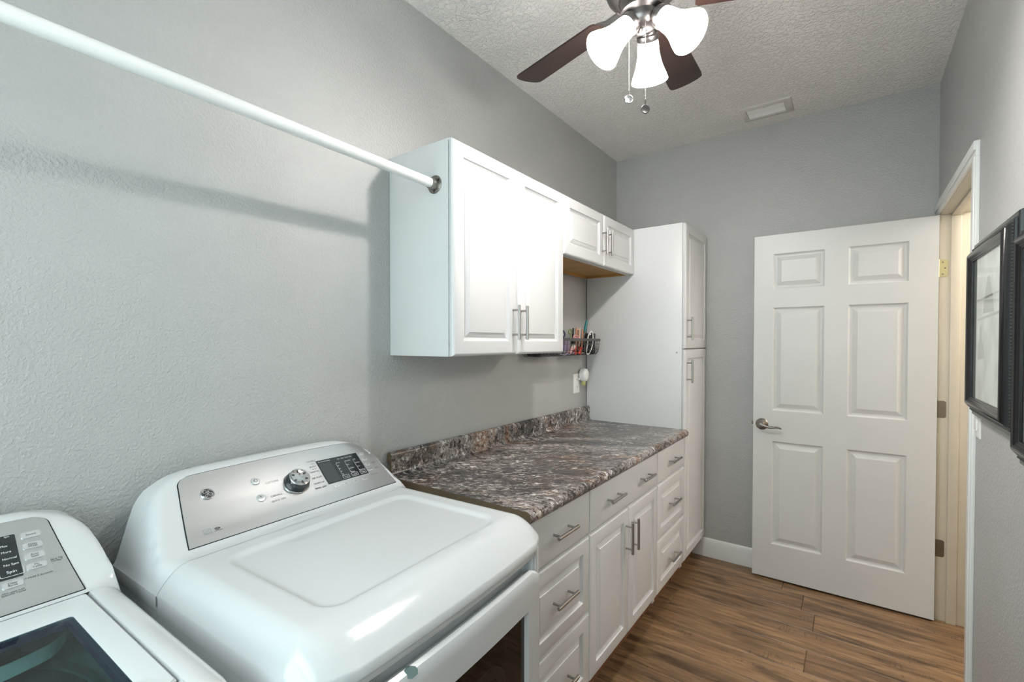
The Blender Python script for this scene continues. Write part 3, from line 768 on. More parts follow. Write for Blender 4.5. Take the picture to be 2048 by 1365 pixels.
# round monogram badge
bc = Vector(S(.1403, .682, .002)); br = .0158
bd = MB().lathe([(br, 0), (br, .0022), (br - .0012, .003), (br - .0026, .0024)], bc, Nrm, 36).build('badge', M['chrome'], dy)
MB().lathe([(br - .0024, .0024), (0, .0024)], bc, Nrm, 36).build('badge_face', M['ink'], bd)
f = lambda a, b: S(.1403 + a * br, .682 + b * br / .191, .0048)
mb = MB()
for st in ([(-.03, .40), (-.22, .58), (-.48, .48), (-.55, .24), (-.38, .08), (-.18, .18), (-.06, .42), (-.04, .1), (-.10, -.38), (-.30, -.58), (-.46, -.42), (-.30, -.2), (.02, -.06)],
           [(.52, .34), (.40, .54), (.20, .44), (.18, .22), (.36, .10), (.20, .04), (.10, -.20), (.24, -.46), (.50, -.42), (.62, -.16), (.46, -.04), (.38, -.2)]):
    mb.tube([f(a, b) for a, b in [tuple(p)[:2] for p in smooth_path([(a, b, 0) for a, b in st], 5)]], .0009, 5)
for k in range(4):
    a0 = R(90 * k + 20); mb.tube([f(.76 * math.cos(a0 + q * .12), .76 * math.sin(a0 + q * .12)) for q in range(8)], .0007, 5)
mb.build('badge_monogram', M['chrome'], bd)
# efficiency square and approval oval
f = onS(.107, .17)
mb = MB(); o_ = [(-.0085, -.0075), (.0085, -.0075), (.0085, .0075), (-.0085, .0075)]; i_ = [(a * .86, b * .84) for a, b in o_]
mb.ringloft([[f(a, b, .0003) for a, b in o_], [f(a, b, .0003) for a, b in i_]], False, False)
mb.add([f(a, b, .0003) for a, b in ((-.0073, -.0063), (.0073, -.0063), (.0073, -.003), (-.0073, -.003))], [[0, 1, 2, 3]])
sw = [(-.006, -.001), (-.002, .0006), (.002, .0012), (.006, .004), (.0055, .005), (.0015, .0026), (-.002, .0018), (-.006, .0002)]
mb.add([f(a, b, .0003) for a, b in sw], [list(range(len(sw)))]); mb.build('efficiency_mark', M['liner'], dy, fixn=False)
f = onS(.1285, .175)
mb = MB(); mb.add([f(.0062 * math.cos(R(a)), .0038 * math.sin(R(a)), .0003) for a in range(0, 360, 20)], [list(range(18))]); ov = mb.build('approval_oval', M['ink'], dy, fixn=False)
text_obj('lettering', 'UL', .0052, onS(.1285, .175), M['button'], ov, thick=.0006); 
MB().add([f(a, b, .0003) for a, b in ((-.008, -.0066), (.009, -.0066), (.009, -.0054), (-.008, -.0054))], [[0, 1, 2, 3]]).build('approval_line', M['ink'], dy, fixn=False)
# body and front
MB().box(.004, .72, .006, WD - .006, .02, .869, .006).build('cabinet_body', M['app2'], dy)
fr = [(x, t) for x, t in cover_ring(0)]
def xoff(t, o=0): return xfront(t) - o
def bar(y0, y1, z0, z1, xo, depth, b=.004, n=14, m='app'):
    mb = MB(); rings = []
    for k in range(n + 1):
        t = y0 + (y1 - y0) * k / n; xx = xoff(t, xo)
        rings.append([(xx - depth, t, z0), (xx - b, t, z0), (xx - b * .3, t, z0 + b * .3), (xx, t, z0 + b), (xx, t, z1 - b), (xx - b * .3, t, z1 - b * .3), (xx - b, t, z1), (xx - depth, t, z1)])
    return mb.ringloft(rings)
def corner_post(side):
    mb = MB(); poly = []; r = .085
    yb = 0 if side < 0 else WD
    for k in range(9):
        a = R(90 * k / 8); xx = xoff(0, .004)
        poly.append((xx - r + r * math.sin(a), (r - r * math.cos(a)) if side < 0 else WD - r + r * math.cos(a)))
    e = .10
    poly += [(xoff(e, .004), e if side < 0 else WD - e), (.70, e if side < 0 else WD - e), (.70, yb)]
    return mb.prism(poly, lambda a, b, d: (a, b, d), .03, .884)
for s in (-1, 1): corner_post(s).build('front_corner', M['app'], dy)
bar(.09, WD - .09, .8685, .8835, .004, .05, .003).build('front_rail', M['app'], dy)
bar(.07, WD - .07, .775, .872, .032, .02, .002).build('handle_recess', M['app'], dy)
for s in (-1, 1):     # rounded ends of the handle recess
    y_ = .079 if s < 0 else WD - .079
    mb = MB(); pts = [(xoff(y_, .004), y_), (xoff(y_, .010), y_ - s * .004), (xoff(y_, .020), y_ - s * .012), (xoff(y_, .032), y_ - s * .03), (xoff(y_, .04), y_ - s * .03), (xoff(y_, .04), y_)]
    mb.prism(pts, lambda a, b, d: (a, b, d), .80, .870); mb.build('recess_end', M['app'], dy)
# door with a rolled lip along its top edge
ddr = None
lip = [(-.040, .770), (-.036, .806), (-.027, .829), (-.016, .842), (-.005, .8465), (.004, .842), (.008, .833), (.009, .815), (.009, .772)]
mb = MB(); rings = []
for k in range(19):
    t = .084 + (WD - .168) * k / 18; e = min(t - .084, WD - .084 - t); dz = -.014 * max(0, 1 - e / .022) ** 2
    rings.append([(xoff(t) + a, t, b + (dz if b > .79 else 0)) for a, b in lip])
mb.ringloft(rings)
ddr = mb.build('door', M['app'], dy)
gy0, gy1, gz0, gz1 = .145, .569, .33, .755
fnD = lambda a, b, d: (xoff(a) + .009 + d, a, b)
mb = MB(); n_ = 16
def frame_ring(y0, y1, z0, z1, d, r=.0):
    out = []
    for k in range(n_): out.append(fnD(y0 + (y1 - y0) * k / n_, z0, d))
    for k in range(n_): out.append(fnD(y1, z0 + (z1 - z0) * k / n_, d))
    for k in range(n_): out.append(fnD(y1 + (y0 - y1) * k / n_, z1, d))
    for k in range(n_): out.append(fnD(y0, z1 + (z0 - z1) * k / n_, d))
    return out
mb.ringloft([frame_ring(.084, WD - .084, .26, .772, -.03), frame_ring(.084, WD - .084, .26, .7725, 0), frame_ring(gy0 - .006, gy1 + .006, gz0 - .006, gz1 + .006, 0), frame_ring(gy0, gy1, gz0, gz1, -.009), frame_ring(gy0, gy1, gz0, gz1, -.02)], False, False)
mb.build('door_face', M['app'], ddr)
mb = MB(); mb.ringloft([frame_ring(gy0 - .001, gy1 + .001, gz0 - .001, gz1 + .001, -.0105), frame_ring(gy0 + .19, gy1 - .19, gz0 + .19, gz1 - .19, -.0105)], False, True)
mb.build('door_glass', M['doorglass'], ddr)
# inner liner ring seen through the glass
mb = MB(); o_ = rrect(gy0 + .03, gy1 - .055, gz0 - .05, gz1 - .075, .07, 6); i_ = rrect(gy0 + .052, gy1 - .077, gz0 - .03, gz1 - .097, .05, 6)
mb.ringloft([[fnD(a, b, -.034) for a, b in o_], [fnD(a, b, -.028) for a, b in o_], [fnD(a, b, -.028) for a, b in i_], [fnD(a, b, -.034) for a, b in i_]], False, False)
mb.build('inner_ring', M['liner'], ddr)
MB().box(.722, .727, .11, WD - .11, .27, .765).build('door_back', M['black'], ddr)
mb = MB(); q = [(.178, .843), (.190, .8445), (.198, .840), (.201, .834), (.198, .829), (.184, .8285), (.177, .832)]
mb.ringloft([[(xoff(a) + .0045 - .55 * (b - .8365), a, b + .0048) for a, b in q], [(xoff(a) - .012, a, b) for a, b in q]]); mb.build('latch_slot', M['tub'], ddr)
MB().box(.68, .748, .06, WD - .06, .03, .255, .004).build('lower_panel', M['app2'], dy)
for a in (.06, .66):
    for t in (.05, WD - .05): MB().lathe([(.02, 0), (.022, .008), (.012, .012), (.012, .03)], (a, t, 0), (0, 0, 1), 14, cap0=True).build('foot', M['black'], dy)

# ---- washer
WD = .686
WA_RZ = .035
wa = thing('washing_machine', 'white top-loading washer with a glass lid, left of the dryer', 'washer', (.05, .279, 0), rot=WA_RZ, local=True)
WX = .665; ZR = .946
# rounded deck rails, left and right, running front to back, and front rail
railp = [(0, .86), (0, .900), (-.003, .915), (-.009, .928), (-.018, .938), (-.030, .9445), (-.044, .9465), (-.0535, .945), (-.055, .941), (-.055, .86)]
railz = [(-a, b) for a, b in railp[1:8]] + [(.06, .9445), (.5, .944)]
def rail(side):
    mb = MB(); rings = []
    for x in (.2155, .245, .35, .5, WX - .03, WX - .01, WX):
        dz = 0 if x < WX - .02 else (-.004 if x < WX - .005 else -.014)
        rings.append([(x, (a if side > 0 else -WD - a), b + (dz if b > .9 else 0)) for a, b in railp])
    return mb.ringloft(rings)
rail(1).build('deck_rail', M['app'], wa); rail(-1).build('deck_rail', M['app'], wa)
mb = MB(); mb.ringloft([[(x, yy, z) for x, z in ((.62, .86), (.62, .941), (.622, .945), (.64, .945), (.655, .938), (WX, .92), (WX, .86))] for yy in (-WD + .055, -.055)]); mb.build('deck_front', M['app'], wa)
MB().box(.004, WX - .004, -WD + .006, -.006, .02, .862, .01).build('cabinet_body', M['app2'], wa)
Fw = [(0, 1.066), (.02, 1.070), (.036, 1.069), (.052, 1.0605), (.09, 1.0285), (.13, .9965), (.17, .9665), (.1995, .9475), (.206, .945), (.215, .944)]
Gw = [(0, .900), (.004, .94), (.008, .972), (.014, 1.004), (.022, 1.026), (.034, 1.042), (.055, 1.056), (.09, 1.069), (.15, 1.11)]
_, zfw0 = make_console(wa, Fw, Gw, -WD, 0, .215, .86, .006, .02, lambda e: interp(e, railz))
zfw = lambda x, t: zfw0(x, t + WD)
_, SW = make_fascia(wa, -WD + .057, -.057, -WD + .082, -.082, (.1995, .9465), (.052, 1.0605), zfw, .02)
def onW(c0, v0, o=.0024): return lambda a, b, d: SW(c0 + a, v0 + b / .184, o + d)
def rrw(c, v, w, h, r=.002): return [(c + a, v + b / .184) for a, b in rrect(-w / 2, w / 2, -h / 2, h / 2, r, 3)]
wd = sticker(wa, 'display', rrw(-.2035, .602, .151, .088, .002), M['blackgloss'], .002, .0034, SW)
for nm, c0, v0 in (('Max', -.150, .725), ('More', -.150, .655), ('Normal', -.150, .581), ('No Spin', -.150, .512)):
    text_obj('lettering', nm, .0060, onW(c0, v0, .0036), M['white_ink'], wd, 'LEFT')
text_obj('lettering', 'Spin', .0082, onW(-.1415, .432, .0036), M['white_ink'], wd)
text_obj('lettering', 'Spin', .0045, onW(-.1385, .825, .0036), M['white_ink'], wd)
for c0, t_, rows_ in ((-.180, 'Temp', ('Hot', 'Warm', 'Cool', 'Cold')), (-.215, 'Soil', ('Heavy', 'Medium', 'Light', 'Extra Light'))):
    text_obj('lettering', t_, .0082, onW(c0 + .004, .432, .0036), M['white_ink'], wd)
    for q, s_ in enumerate(rows_): text_obj('lettering', s_, .0058, onW(c0 - .01, .725 - .071 * q, .0036), M['white_ink'], wd, 'LEFT')
for c0 in (-.1415, -.176, -.211):
    mb = MB(); o_ = rrect(-.0155, .0155, -.009, .009, .003, 3); i_ = rrect(-.0147, .0147, -.0082, .0082, .0024, 3); f = onW(c0, .432, .0038)
    mb.ringloft([[f(a, b, 0) for a, b in o_], [f(a, b, 0) for a, b in i_]], False, False); mb.build('key_outline', M['white_ink'], wd, fixn=False)
    mb = MB(); mb.ringloft([[f(-.012, z, 0), f(-.0112, z, 0)] for z in (.056, .012)], False, False, closed=False); mb.build('bracket', M['white_ink'], wd, fixn=False)
def wbutton(c0, v0, txt, w=.027, h=.0125):
    b = sticker(wa, 'button', rrw(c0, v0, w, h, .004), M['button'], .002, .0042, SW)
    text_obj('lettering', txt, .0055, lambda a, bb, d: SW(c0 + a, v0 + bb / .184, .0043 + d), M['ink'], b)
wbutton(-.1075, .794, 'Sound'); wbutton(-.108, .668, 'Delay\nWash'); wbutton(-.1085, .548, 'Auto\nSoak'); wbutton(-.109, .43, 'My\nCycle'); wbutton(-.1435, .295, 'Deep\nRinse')
text_obj('lettering', 'Save My\nCycles*', .0052, onW(-.0815, .44), M['ink'], wa)
text_obj('lettering', '* Hold 3 Seconds', .0052, onW(-.109, .317), M['ink'], wa)
text_obj('lettering', 'Not used with\nSpecialty Cycles', .0048, onW(-.1443, .21), M['ink'], wa)
kw = Vector(SW(-.36, .55, .002)); Nw = (Vector(SW(-.35, .5, 1)) - Vector(SW(-.35, .5, 0))).normalized()
MB().lathe([(.036, 0), (.036, .004), (.033, .008), (.031, .022), (.028, .028), (0, .028)], kw, Nw, 32).build('knob', M['chrome'], wa)
# lid
lx0, lx1, ly0, ly1 = .219, .617, -WD + .058, -.058
gx0, gx1, gl0, gl1 = .286, .572, -WD + .093, -.093
mb = MB()
def lidring(x0, x1, y0, y1, z, r): return [(a, b, z) for a, b in rrect(x0, x1, y0, y1, r, 4)]
mb.ringloft([lidring(lx0, lx1, ly0, ly1, .925, .006), lidring(lx0, lx1, ly0, ly1, .943, .006), lidring(lx0 + .003, lx1 - .003, ly0 + .003, ly1 - .003, .9465, .005),
             lidring(gx0 - .012, gx1 + .012, gl0 - .012, gl1 + .012, .9455, .012), lidring(gx0, gx1, gl0, gl1, .942, .006), lidring(gx0, gx1, gl0, gl1, .926, .006)], False, False)
lid = mb.build('lid', M['app'], wa)
mb = MB(); mb.ringloft([lidring(gx0 - .001, gx1 + .001, gl0 - .001, gl1 + .001, .9415, .006), lidring(gx0 + .1, gx1 - .1, gl0 + .1, gl1 - .1, .9415, .006)], False, True)
lg_ = mb.build('lid_glass', M['lidglass'], lid)
mb = MB(); mb.ringloft([lidring(gx0 + .0005, gx1 - .0005, gl0 + .0005, gl1 - .0005, .9405, .006), lidring(gx0 + .008, gx1 - .008, gl0 + .008, gl1 - .008, .9405, .005), lidring(gx0 + .008, gx1 - .008, gl0 + .008, gl1 - .008, .927, .005), lidring(gx0 + .0005, gx1 - .0005, gl0 + .0005, gl1 - .0005, .927, .006)], False, False)
mb.build('glass_border', M['navy'], lg_)
MB().box(.196, .219, -WD + .06, -.06, .925, .9335).build('lid_hinge_gap', M['seam'], wa)
# tub seen through the glass: bezel, rim band, basket ring, dark basket
mb = MB(); cx_, cy_ = .40, -.343
sq = [(gx0 - .06, gl0 - .02), (gx1 + .03, gl0 - .02), (gx1 + .03, gl1 + .03), (gx0 - .06, gl1 + .03)]
mb.lathe([(.252, .868), (.262, .872), (.262, .866), (.25, .84)], (cx_, cy_, 0), (0, 0, 1), 48); mb.build('basket_ring', M['tubdark'], wa)
mb = MB(); mb.lathe([(.30, .864), (.262, .866)], (cx_, cy_, 0), (0, 0, 1), 48).box(.2, .62, -WD + .07, -.06, .8625, .8635); mb.build('tub_deck', M['tub'], wa)
mb = MB(); mb.lathe([(.25, .8645), (.0, .8646)], (cx_, cy_, 0), (0, 0, 1), 48); mb.build('basket', M['tubdark'], wa)
band = smooth_path([(.222, -.088, 0), (.258, -.112, 0), (.270, -.142, 0), (.278, -.182, 0), (.280, -.24, 0), (.279, -.34, 0)], 6)
mb = MB(); nb = len(band)
mb.ringloft([[(p.x - .006 + .010 * (1 - k / nb), p.y + .006, .898), (p.x + .006, p.y, .9), (p.x + .012 + .006 * (1 - k / nb), p.y - .004, .880)] for k, p in enumerate(band)], False, False, closed=False)
mb.build('tub_rim', M['tubrim'], wa)
MB().box(.225, .255, -.36, -.15, .868, .905, .004).build('dispenser', M['black'], wa)
for a in (.06, .6):
    for t in (-.05, -WD + .05): MB().lathe([(.02, 0), (.022, .008), (.012, .012), (.012, .03)], (a, t, 0), (0, 0, 1), 14, cap0=True).build('foot', M['black'], wa)

# ------------------------------------------------------------------ closet rod
rd = thing('closet_rod', 'long white closet rod running from the wall cabinet side', 'closet rod', (.242, 1.1557, 1.958))
pa, pb = Vector((.2425, 1.1535, 1.9585)), Vector((.288, Y0 + .002, 1.962))
MB().tube([pa, pb], .0162, 24).build('pole', M['rod'], rd)
dirn = (pb - pa).normalized()
for P_, sgn in ((Vector((.2425, 1.1555, 1.9585)), 1), (Vector((.288, Y0 + .0003, 1.962)), -1)):
    ax = Vector((0, -sgn, 0))
    fl_ = MB().lathe([(0, .0005), (.0315, .0005), (.0315, .003), (.029, .0045), (.0205, .005), (.0195, .0075), (.0195, .024), (.0185, .025), (.017, .025)], P_, ax, 32).build('flange', M['bronze'], rd)
    for k in range(3):
        a = R(120 * k + 150); q = P_ + Vector((math.cos(a) * .0245, 0, math.sin(a) * .0245)) + ax * .0048
        MB().lathe([(0, .0008), (.0036, .0006), (.004, 0)], q, ax, 10).build('screw', M['black'], fl_)

# ------------------------------------------------------------------ ceiling fan
FXC, FYC = .890, 1.391
cf = thing('ceiling_fan', 'dark-bladed ceiling fan with three lit frosted glass shades', 'ceiling fan', (FXC, FYC, H))
ax0 = (FXC, FYC, 0)
MB().lathe([(.062, H - .001), (.066, H - .03), (.06, H - .055), (.03, H - .075), (.02, H - .08), (.02, 2.57)], ax0, (0, 0, 1), 32).build('canopy', M['fanmetal'], cf)
MB().lathe([(.02, 2.585), (.06, 2.58), (.095, 2.565), (.112, 2.54), (.112, 2.49), (.104, 2.470), (.085, 2.455), (.07, 2.450)], ax0, (0, 0, 1), 40).build('motor_housing', M['fanmetal'], cf)
MB().lathe([(.07, 2.452), (.066, 2.445), (.062, 2.432), (.060, 2.42), (.066, 2.414), (.066, 2.409), (.055, 2.402), (.052, 2.40), (.051, 2.385), (.046, 2.372), (.034, 2.362), (.014, 2.358), (.010, 2.352), (.0, 2.350)], ax0, (0, 0, 1), 40).build('light_fitter', M['fanmetal'], cf)
PITCH = R(-11)
def blade_pt(a, r, s, h):     # radius, tangential offset, thickness offset
    ra = Vector((math.cos(a), math.sin(a), 0)); ta = Vector((-math.sin(a), math.cos(a), 0))
    tl = ta * math.cos(PITCH) + Vector((0, 0, 1)) * math.sin(PITCH); nn = ra.cross(tl)
    return Vector((FXC, FYC, 2.449)) + ra * r + tl * s + nn * h
for k in range(5):
    a = R(164.3) + k * 2 * math.pi / 5
    out = [(.155, -.046), (.165, -.052)] + [(.165 + (.518 - .165) * q / 6, -.052 - .0108 * q / 6) for q in range(1, 7)]
    out += [(.533, -.0605)] + [(.533 + .017 * math.cos(R(t)), .0595 * math.sin(R(t))) for t in range(-75, 76, 15)] + [(.533, .0605)]
    out += [(.518, .0628)] + [(.165 + (.518 - .165) * q / 6, .052 + .0108 * q / 6) for q in range(5, -1, -1)] + [(.155, .046)]
    mb = MB()
    mb.ringloft([[blade_pt(a, r, s, h) for r, s in out] for h in (-.003, .003)], True, True)
    bl = mb.build('blade', M['blade'], cf, ang=30)
    mb = MB()
    pl = [(.085, -.012), (.13, -.012), (.155, -.03), (.20, -.036), (.225, -.03), (.235, 0), (.225, .03), (.20, .036), (.155, .03), (.13, .012), (.085, .012)]
    mb.ringloft([[blade_pt(a, r, s, h) for r, s in pl] for h in (.0032, .008)], True, True)
    mb.build('blade_iron', M['fanmetal'], bl)
TILT = R(44); SL = .118
KX, KY = FXC + .012, FYC + .004
for k, az in enumerate((106, 226, 346)):
    a = R(az); ra = Vector((math.cos(a), math.sin(a), 0)); dv = ra * math.sin(TILT) - Vector((0, 0, 1)) * math.cos(TILT)
    c0 = Vector((KX, KY, 2.398)) + ra * .030
    nk = Vector((KX, KY, 2.365)) + ra * .060
    arm = MB().tube(smooth_path([Vector((KX, KY, 2.398)) + ra * .04, c0 + ra * .012, nk - dv * .030], 5), .009, 12).build('lamp_arm', M['fanmetal'], cf)
    MB().lathe([(.0, -.048), (.014, -.047), (.019, -.042), (.019, -.036), (.022, -.034), (.022, -.028), (.0275, -.025), (.0275, -.018), (.0325, -.014), (.0335, -.004), (.031, .002)], nk, dv, 28).build('socket_cup', M['fanmetal'], arm)
    pr = [(.027, -.006), (.029, .0), (.0315, .010), (.0325, .022), (.0335, .036), (.036, .052), (.0405, .070), (.047, .088), (.0535, .103), (.0585, SL)]
    pr2 = pr + [(.0575, SL + .0015)] + [(r - .003, h) for r, h in pr[::-1]]
    sh = MB().lathe(pr2, nk, dv, 36).build('lamp_shade', M['shade'], cf)
    MB().lathe([(0, .040), (.010, .041), (.013, .048), (.017, .058), (.0205, .068), (.0215, .076), (.0195, .085), (.0135, .0925), (.006, .0955), (0, .096)], nk, dv, 20).build('bulb', M['bulb%d' % k], sh)
# pull chains
def chain(x, y, z0, z1, fob, lab):
    mb = MB(); n = int((z0 - z1) / .0042)
    for i in range(n):
        z = z0 - i * .0042
        mb.lathe([(0, .0015), (.001, .001), (.0014, 0), (.001, -.001), (0, -.0015)], (x, y, z), (0, 0, 1), 6)
    mb.tube([(x, y, z0 + .01), (x, y, z1)], .0005, 4)
    o = mb.build('pull_chain', M['fanmetal'], cf)
    MB().tube([(x, y, z1 + .002), (x, y, z1 - .012)], .0022, 8).build('chain_end', M['fanmetal'], o)
    cdir = (Vector((1.4185, 0, 1.4115)) - Vector((x, y, z1)))
    cdir.z = 0; cdir.normalize(); cdir = (cdir + Vector((.25, .1, 0))).normalized()
    fc = Vector((x, y, z1 - .024))
    f_ = MB().lathe([(0, -.0016), (.0125, -.0016), (.0135, -.0008), (.0135, .0008), (.0118, .0022), (.0105, .0014), (0, .0014)], fc, cdir, 28).build('chain_fob', fob, o)
    f_['label'] = lab
chain(.912, 1.362, 2.362, 2.129, M['wire'], 'dark metal medallion on the longer chain')
chain(.8485, 1.392, 2.37, 2.190, M['steel'], 'pale medallion on the shorter chain')

# ------------------------------------------------------------------ ceiling vent
cv = thing('ceiling_vent', 'small beige rectangular air vent with white louvres in the ceiling', 'vent', (1.0, 3.015, H))
vx0, vx1, vy0, vy1 = .876, 1.132, 2.933, 3.118
ox0, ox1, oy0, oy1 = .905, 1.094, 2.968, 3.090
mb = MB(); fnV = lambda a, b, d: (a, b, H - d)
mb.ringloft([[fnV(*p, d) for p in ((vx0 + i, vy0 + i), (vx1 - i, vy0 + i), (vx1 - i, vy1 - i), (vx0 + i, vy1 - i))] for i, d in ((0, .0), (.002, .004), (.006, .007))] +
            [[fnV(*p, d) for p in ((ox0 - i, oy0 - i), (ox1 + i, oy0 - i), (ox1 + i, oy1 + i), (ox0 - i, oy1 + i))] for i, d in ((.002, .008), (0, .006), (0, -.05))], False, False)
mb.build('vent_frame', M['vent'], cv)
MB().box(ox0, ox1, oy0, oy1, H + .045, H + .05).build('duct_back', M['black'], cv)
for ya, za, yb, zb_ in ((2.974, H + .002, 3.019, H - .007), (3.037, H + .000, 3.049, H - .007), (3.066, H + .000, 3.077, H - .008)):
    mb = MB(); mb.ringloft([[(x, ya, za), (x, yb, zb_), (x, yb + .001, zb_ + .0012), (x, ya + .001, za + .0014)] for x in (ox0 + .002, ox1 - .002)])
    mb.build('slat', M['slat'], cv)
for x in (vx0 + .016, vx1 - .016): MB().lathe([(0, .002), (.003, .0016), (.004, 0)], (x, 3.025, H - .0075), (0, 0, -1), 10).build('screw', M['slat'], cv)

# ------------------------------------------------------------------ picture frames on the right wall
def picture(label, y0, y1, z0, z1, seed):
    r = thing('picture_frame', label, 'picture', (W, (y0 + y1) / 2, (z0 + z1) / 2), 'black framed prints on the right wall')
    # profile: distance in from the outer edge, height off the wall
    pf = [(0, 0), (0, .014), (.003, .019), (.010, .020), (.014, .019), (.016, .024), (.027, .026), (.030, .033), (.034, .0365), (.036, .033), (.039, .041), (.046, .0435), (.052, .041), (.055, .037), (.058, .0365), (.060, .034), (.064, .033), (.064, .024)]
    mb = MB()
    mb.ringloft([[(W - h - .0005, y0 + i, z0 + i), (W - h - .0005, y1 - i, z0 + i), (W - h - .0005, y1 - i, z1 - i), (W - h - .0005, y0 + i, z1 - i)] for i, h in pf], False, False)
    mb.build('frame_moulding', M['frame'], r, ang=50)
    # rope-twist beading along the outer step
    bd = MB(); i = .0215; st = .0085
    def bead(p, t):
        q = Vector(t); n_ = Vector((-1, 0, 0)); c = q.cross(n_)
        pts = [p - q * .0028 - c * .0045, p + n_ * .0042 - c * .001, p + q * .0028 + c * .0045, p - n_ * .001, p + q * .004 - c * .003, p - q * .004 + c * .003]
        bd.add(pts, [[0, 1, 4], [4, 1, 2], [2, 1, 5], [5, 1, 0]])
    for (a, b, t) in (((y0 + i, z0 + i), (y1 - i, z0 + i), (0, 1, 0)), ((y1 - i, z0 + i), (y1 - i, z1 - i), (0, 0, 1)), ((y1 - i, z1 - i), (y0 + i, z1 - i), (0, -1, 0)), ((y0 + i, z1 - i), (y0 + i, z0 + i), (0, 0, -1))):
        ln = abs(b[0] - a[0]) + abs(b[1] - a[1]); n = int(ln / st)
        for k in range(n):
            q = (k + .5) / n; bead(Vector((W - .0255, a[0] + (b[0] - a[0]) * q, a[1] + (b[1] - a[1]) * q)), t)
    o = bd.build('beading', M['bead'], r, fixn=False, ang=20); o['kind'] = 'stuff'
    a0, a1, c0, c1 = y0 + .062, y1 - .062, z0 + .062, z1 - .062
    MB().box(W - .027, W - .024, a0, a1, c0, c1).build('mount', M['mount'], r)
    b0, b1 = a0 + .055, a1 - .055
    pr = MB().box(W - .0282, W - .0275, b0, b1, c0 + .004, c1 - .004).build('print', M['art'], r)
    h = c1 - c0; X = W - .0284
    ink = MB(); w = b1 - b0
    ink.add([(X, b0 + w * s, c0 + h * t) for s, t in ((.25, .60), (.70, .60), (.66, .70), (.58, .78), (.52, .84), (.44, .84), (.38, .77), (.30, .70))], [list(range(8))])
    ink.add([(X, b0 + w * s, c0 + h * t) for s, t in ((.02, .71), (.98, .69), (.98, .705), (.02, .722))], [[0, 1, 2, 3]])
    ink.add([(X, b0 + w * s, c0 + h * t) for s, t in ((.05, .58), (.95, .555), (.95, .57), (.05, .60))], [[0, 1, 2, 3]])
    ink.add([(X, b0 + w * s, c0 + h * t) for s, t in ((.60, .30), (.92, .28), (.90, .38), (.84, .44), (.85, .50), (.79, .53), (.74, .49), (.75, .43), (.66, .38))], [list(range(9))])
    ink.build('print_shapes', M['printgrey'], pr, fixn=False)
    MB().box(W - .0312, W - .0300, a0 - .002, a1 + .002, c0 - .002, c1 + .002).build('glazing', M['pane'], r)
picture('black beaded picture frame nearest the doorway, hung slightly higher', 1.667, 2.205, 1.168, 1.741, 1)
picture('black beaded picture frame cut off by the right edge, hung slightly lower', 1.095, 1.632, 1.118, 1.694, 2)

# light switch behind the first frame's corner
sw_ = thing('light_switch', 'white light switch plate between door casing and picture frame', 'light switch', (W, 2.21, 1.15))
mb = MB(); fnS = lambda a, b, d: (W - d, a, b)
rings_rect(mb, 2.178, 2.249, 1.088, 1.203, [(0, 0), (0, .003), (.003, .0055), (.006, .006)], fnS); mb.build('plate', M['outlet'], sw_)
MB().box(W - .010, W - .004, 2.199, 2.232, 1.112, 1.179, .002).build('rocker', M['outlet'], sw_)

# ------------------------------------------------------------------ outlet and plug-in freshener
ol = thing('wall_outlet', 'white duplex wall outlet above the countertop backsplash', 'outlet', (0, 2.63, 1.152))
mb = MB(); fnO = lambda a, b, d: (d, a, b)
rings_rect(mb, 2.588, 2.664, 1.092, 1.213, [(0, 0), (0, .003), (.003, .0055), (.006, .006)], fnO); mb.build('plate', M['outlet'], ol)
for z in (1.130, 1.176):
    rc = MB().prism([(a + 2.626, b + z) for a, b in rrect(-.017, .017, -.0145, .0145, .008, 4)], fnO, .004, .0078).build('receptacle', M['outlet'], ol)
    mb = MB()
    for a in (-.0065, .0065): mb.box(.0072, .0081, 2.626 + a - .001, 2.626 + a + .001, z - .002, z + .007)
    mb.build('slot', M['dark'], rc)
pf_ = thing('plug_in_freshener', 'rounded white plug-in air freshener in the wall outlet', 'air freshener', (.01, 2.655, 1.19))
mb = MB()
for k in range(1): 
    rings = []
    for s, d in ((.6, .009), (.92, .014), (1.0, .024), (1.0, .038), (.93, .048), (.7, .055), (.3, .0575)):
        rings.append([(d, 2.672 + .034 * s * math.cos(R(t)) * (1.0 if math.sin(R(t)) > -.2 else .92), 1.205 + .043 * s * math.sin(R(t))) for t in range(0, 360, 15)])
    mb.ringloft(rings)
mb.build('housing', M['outlet'], pf_)
MB().lathe([(0, -.024), (.012, -.024), (.014, -.021), (.014, -.002), (.010, .004), (.010, .01)], (.031, 2.668, 1.163), (0, 0, 1), 18).build('scent_bottle', M['amberliquid'], pf_)
MB().box(.007, .02, 2.640, 2.655, 1.172, 1.186, .003).build('plug', M['outlet'], pf_)

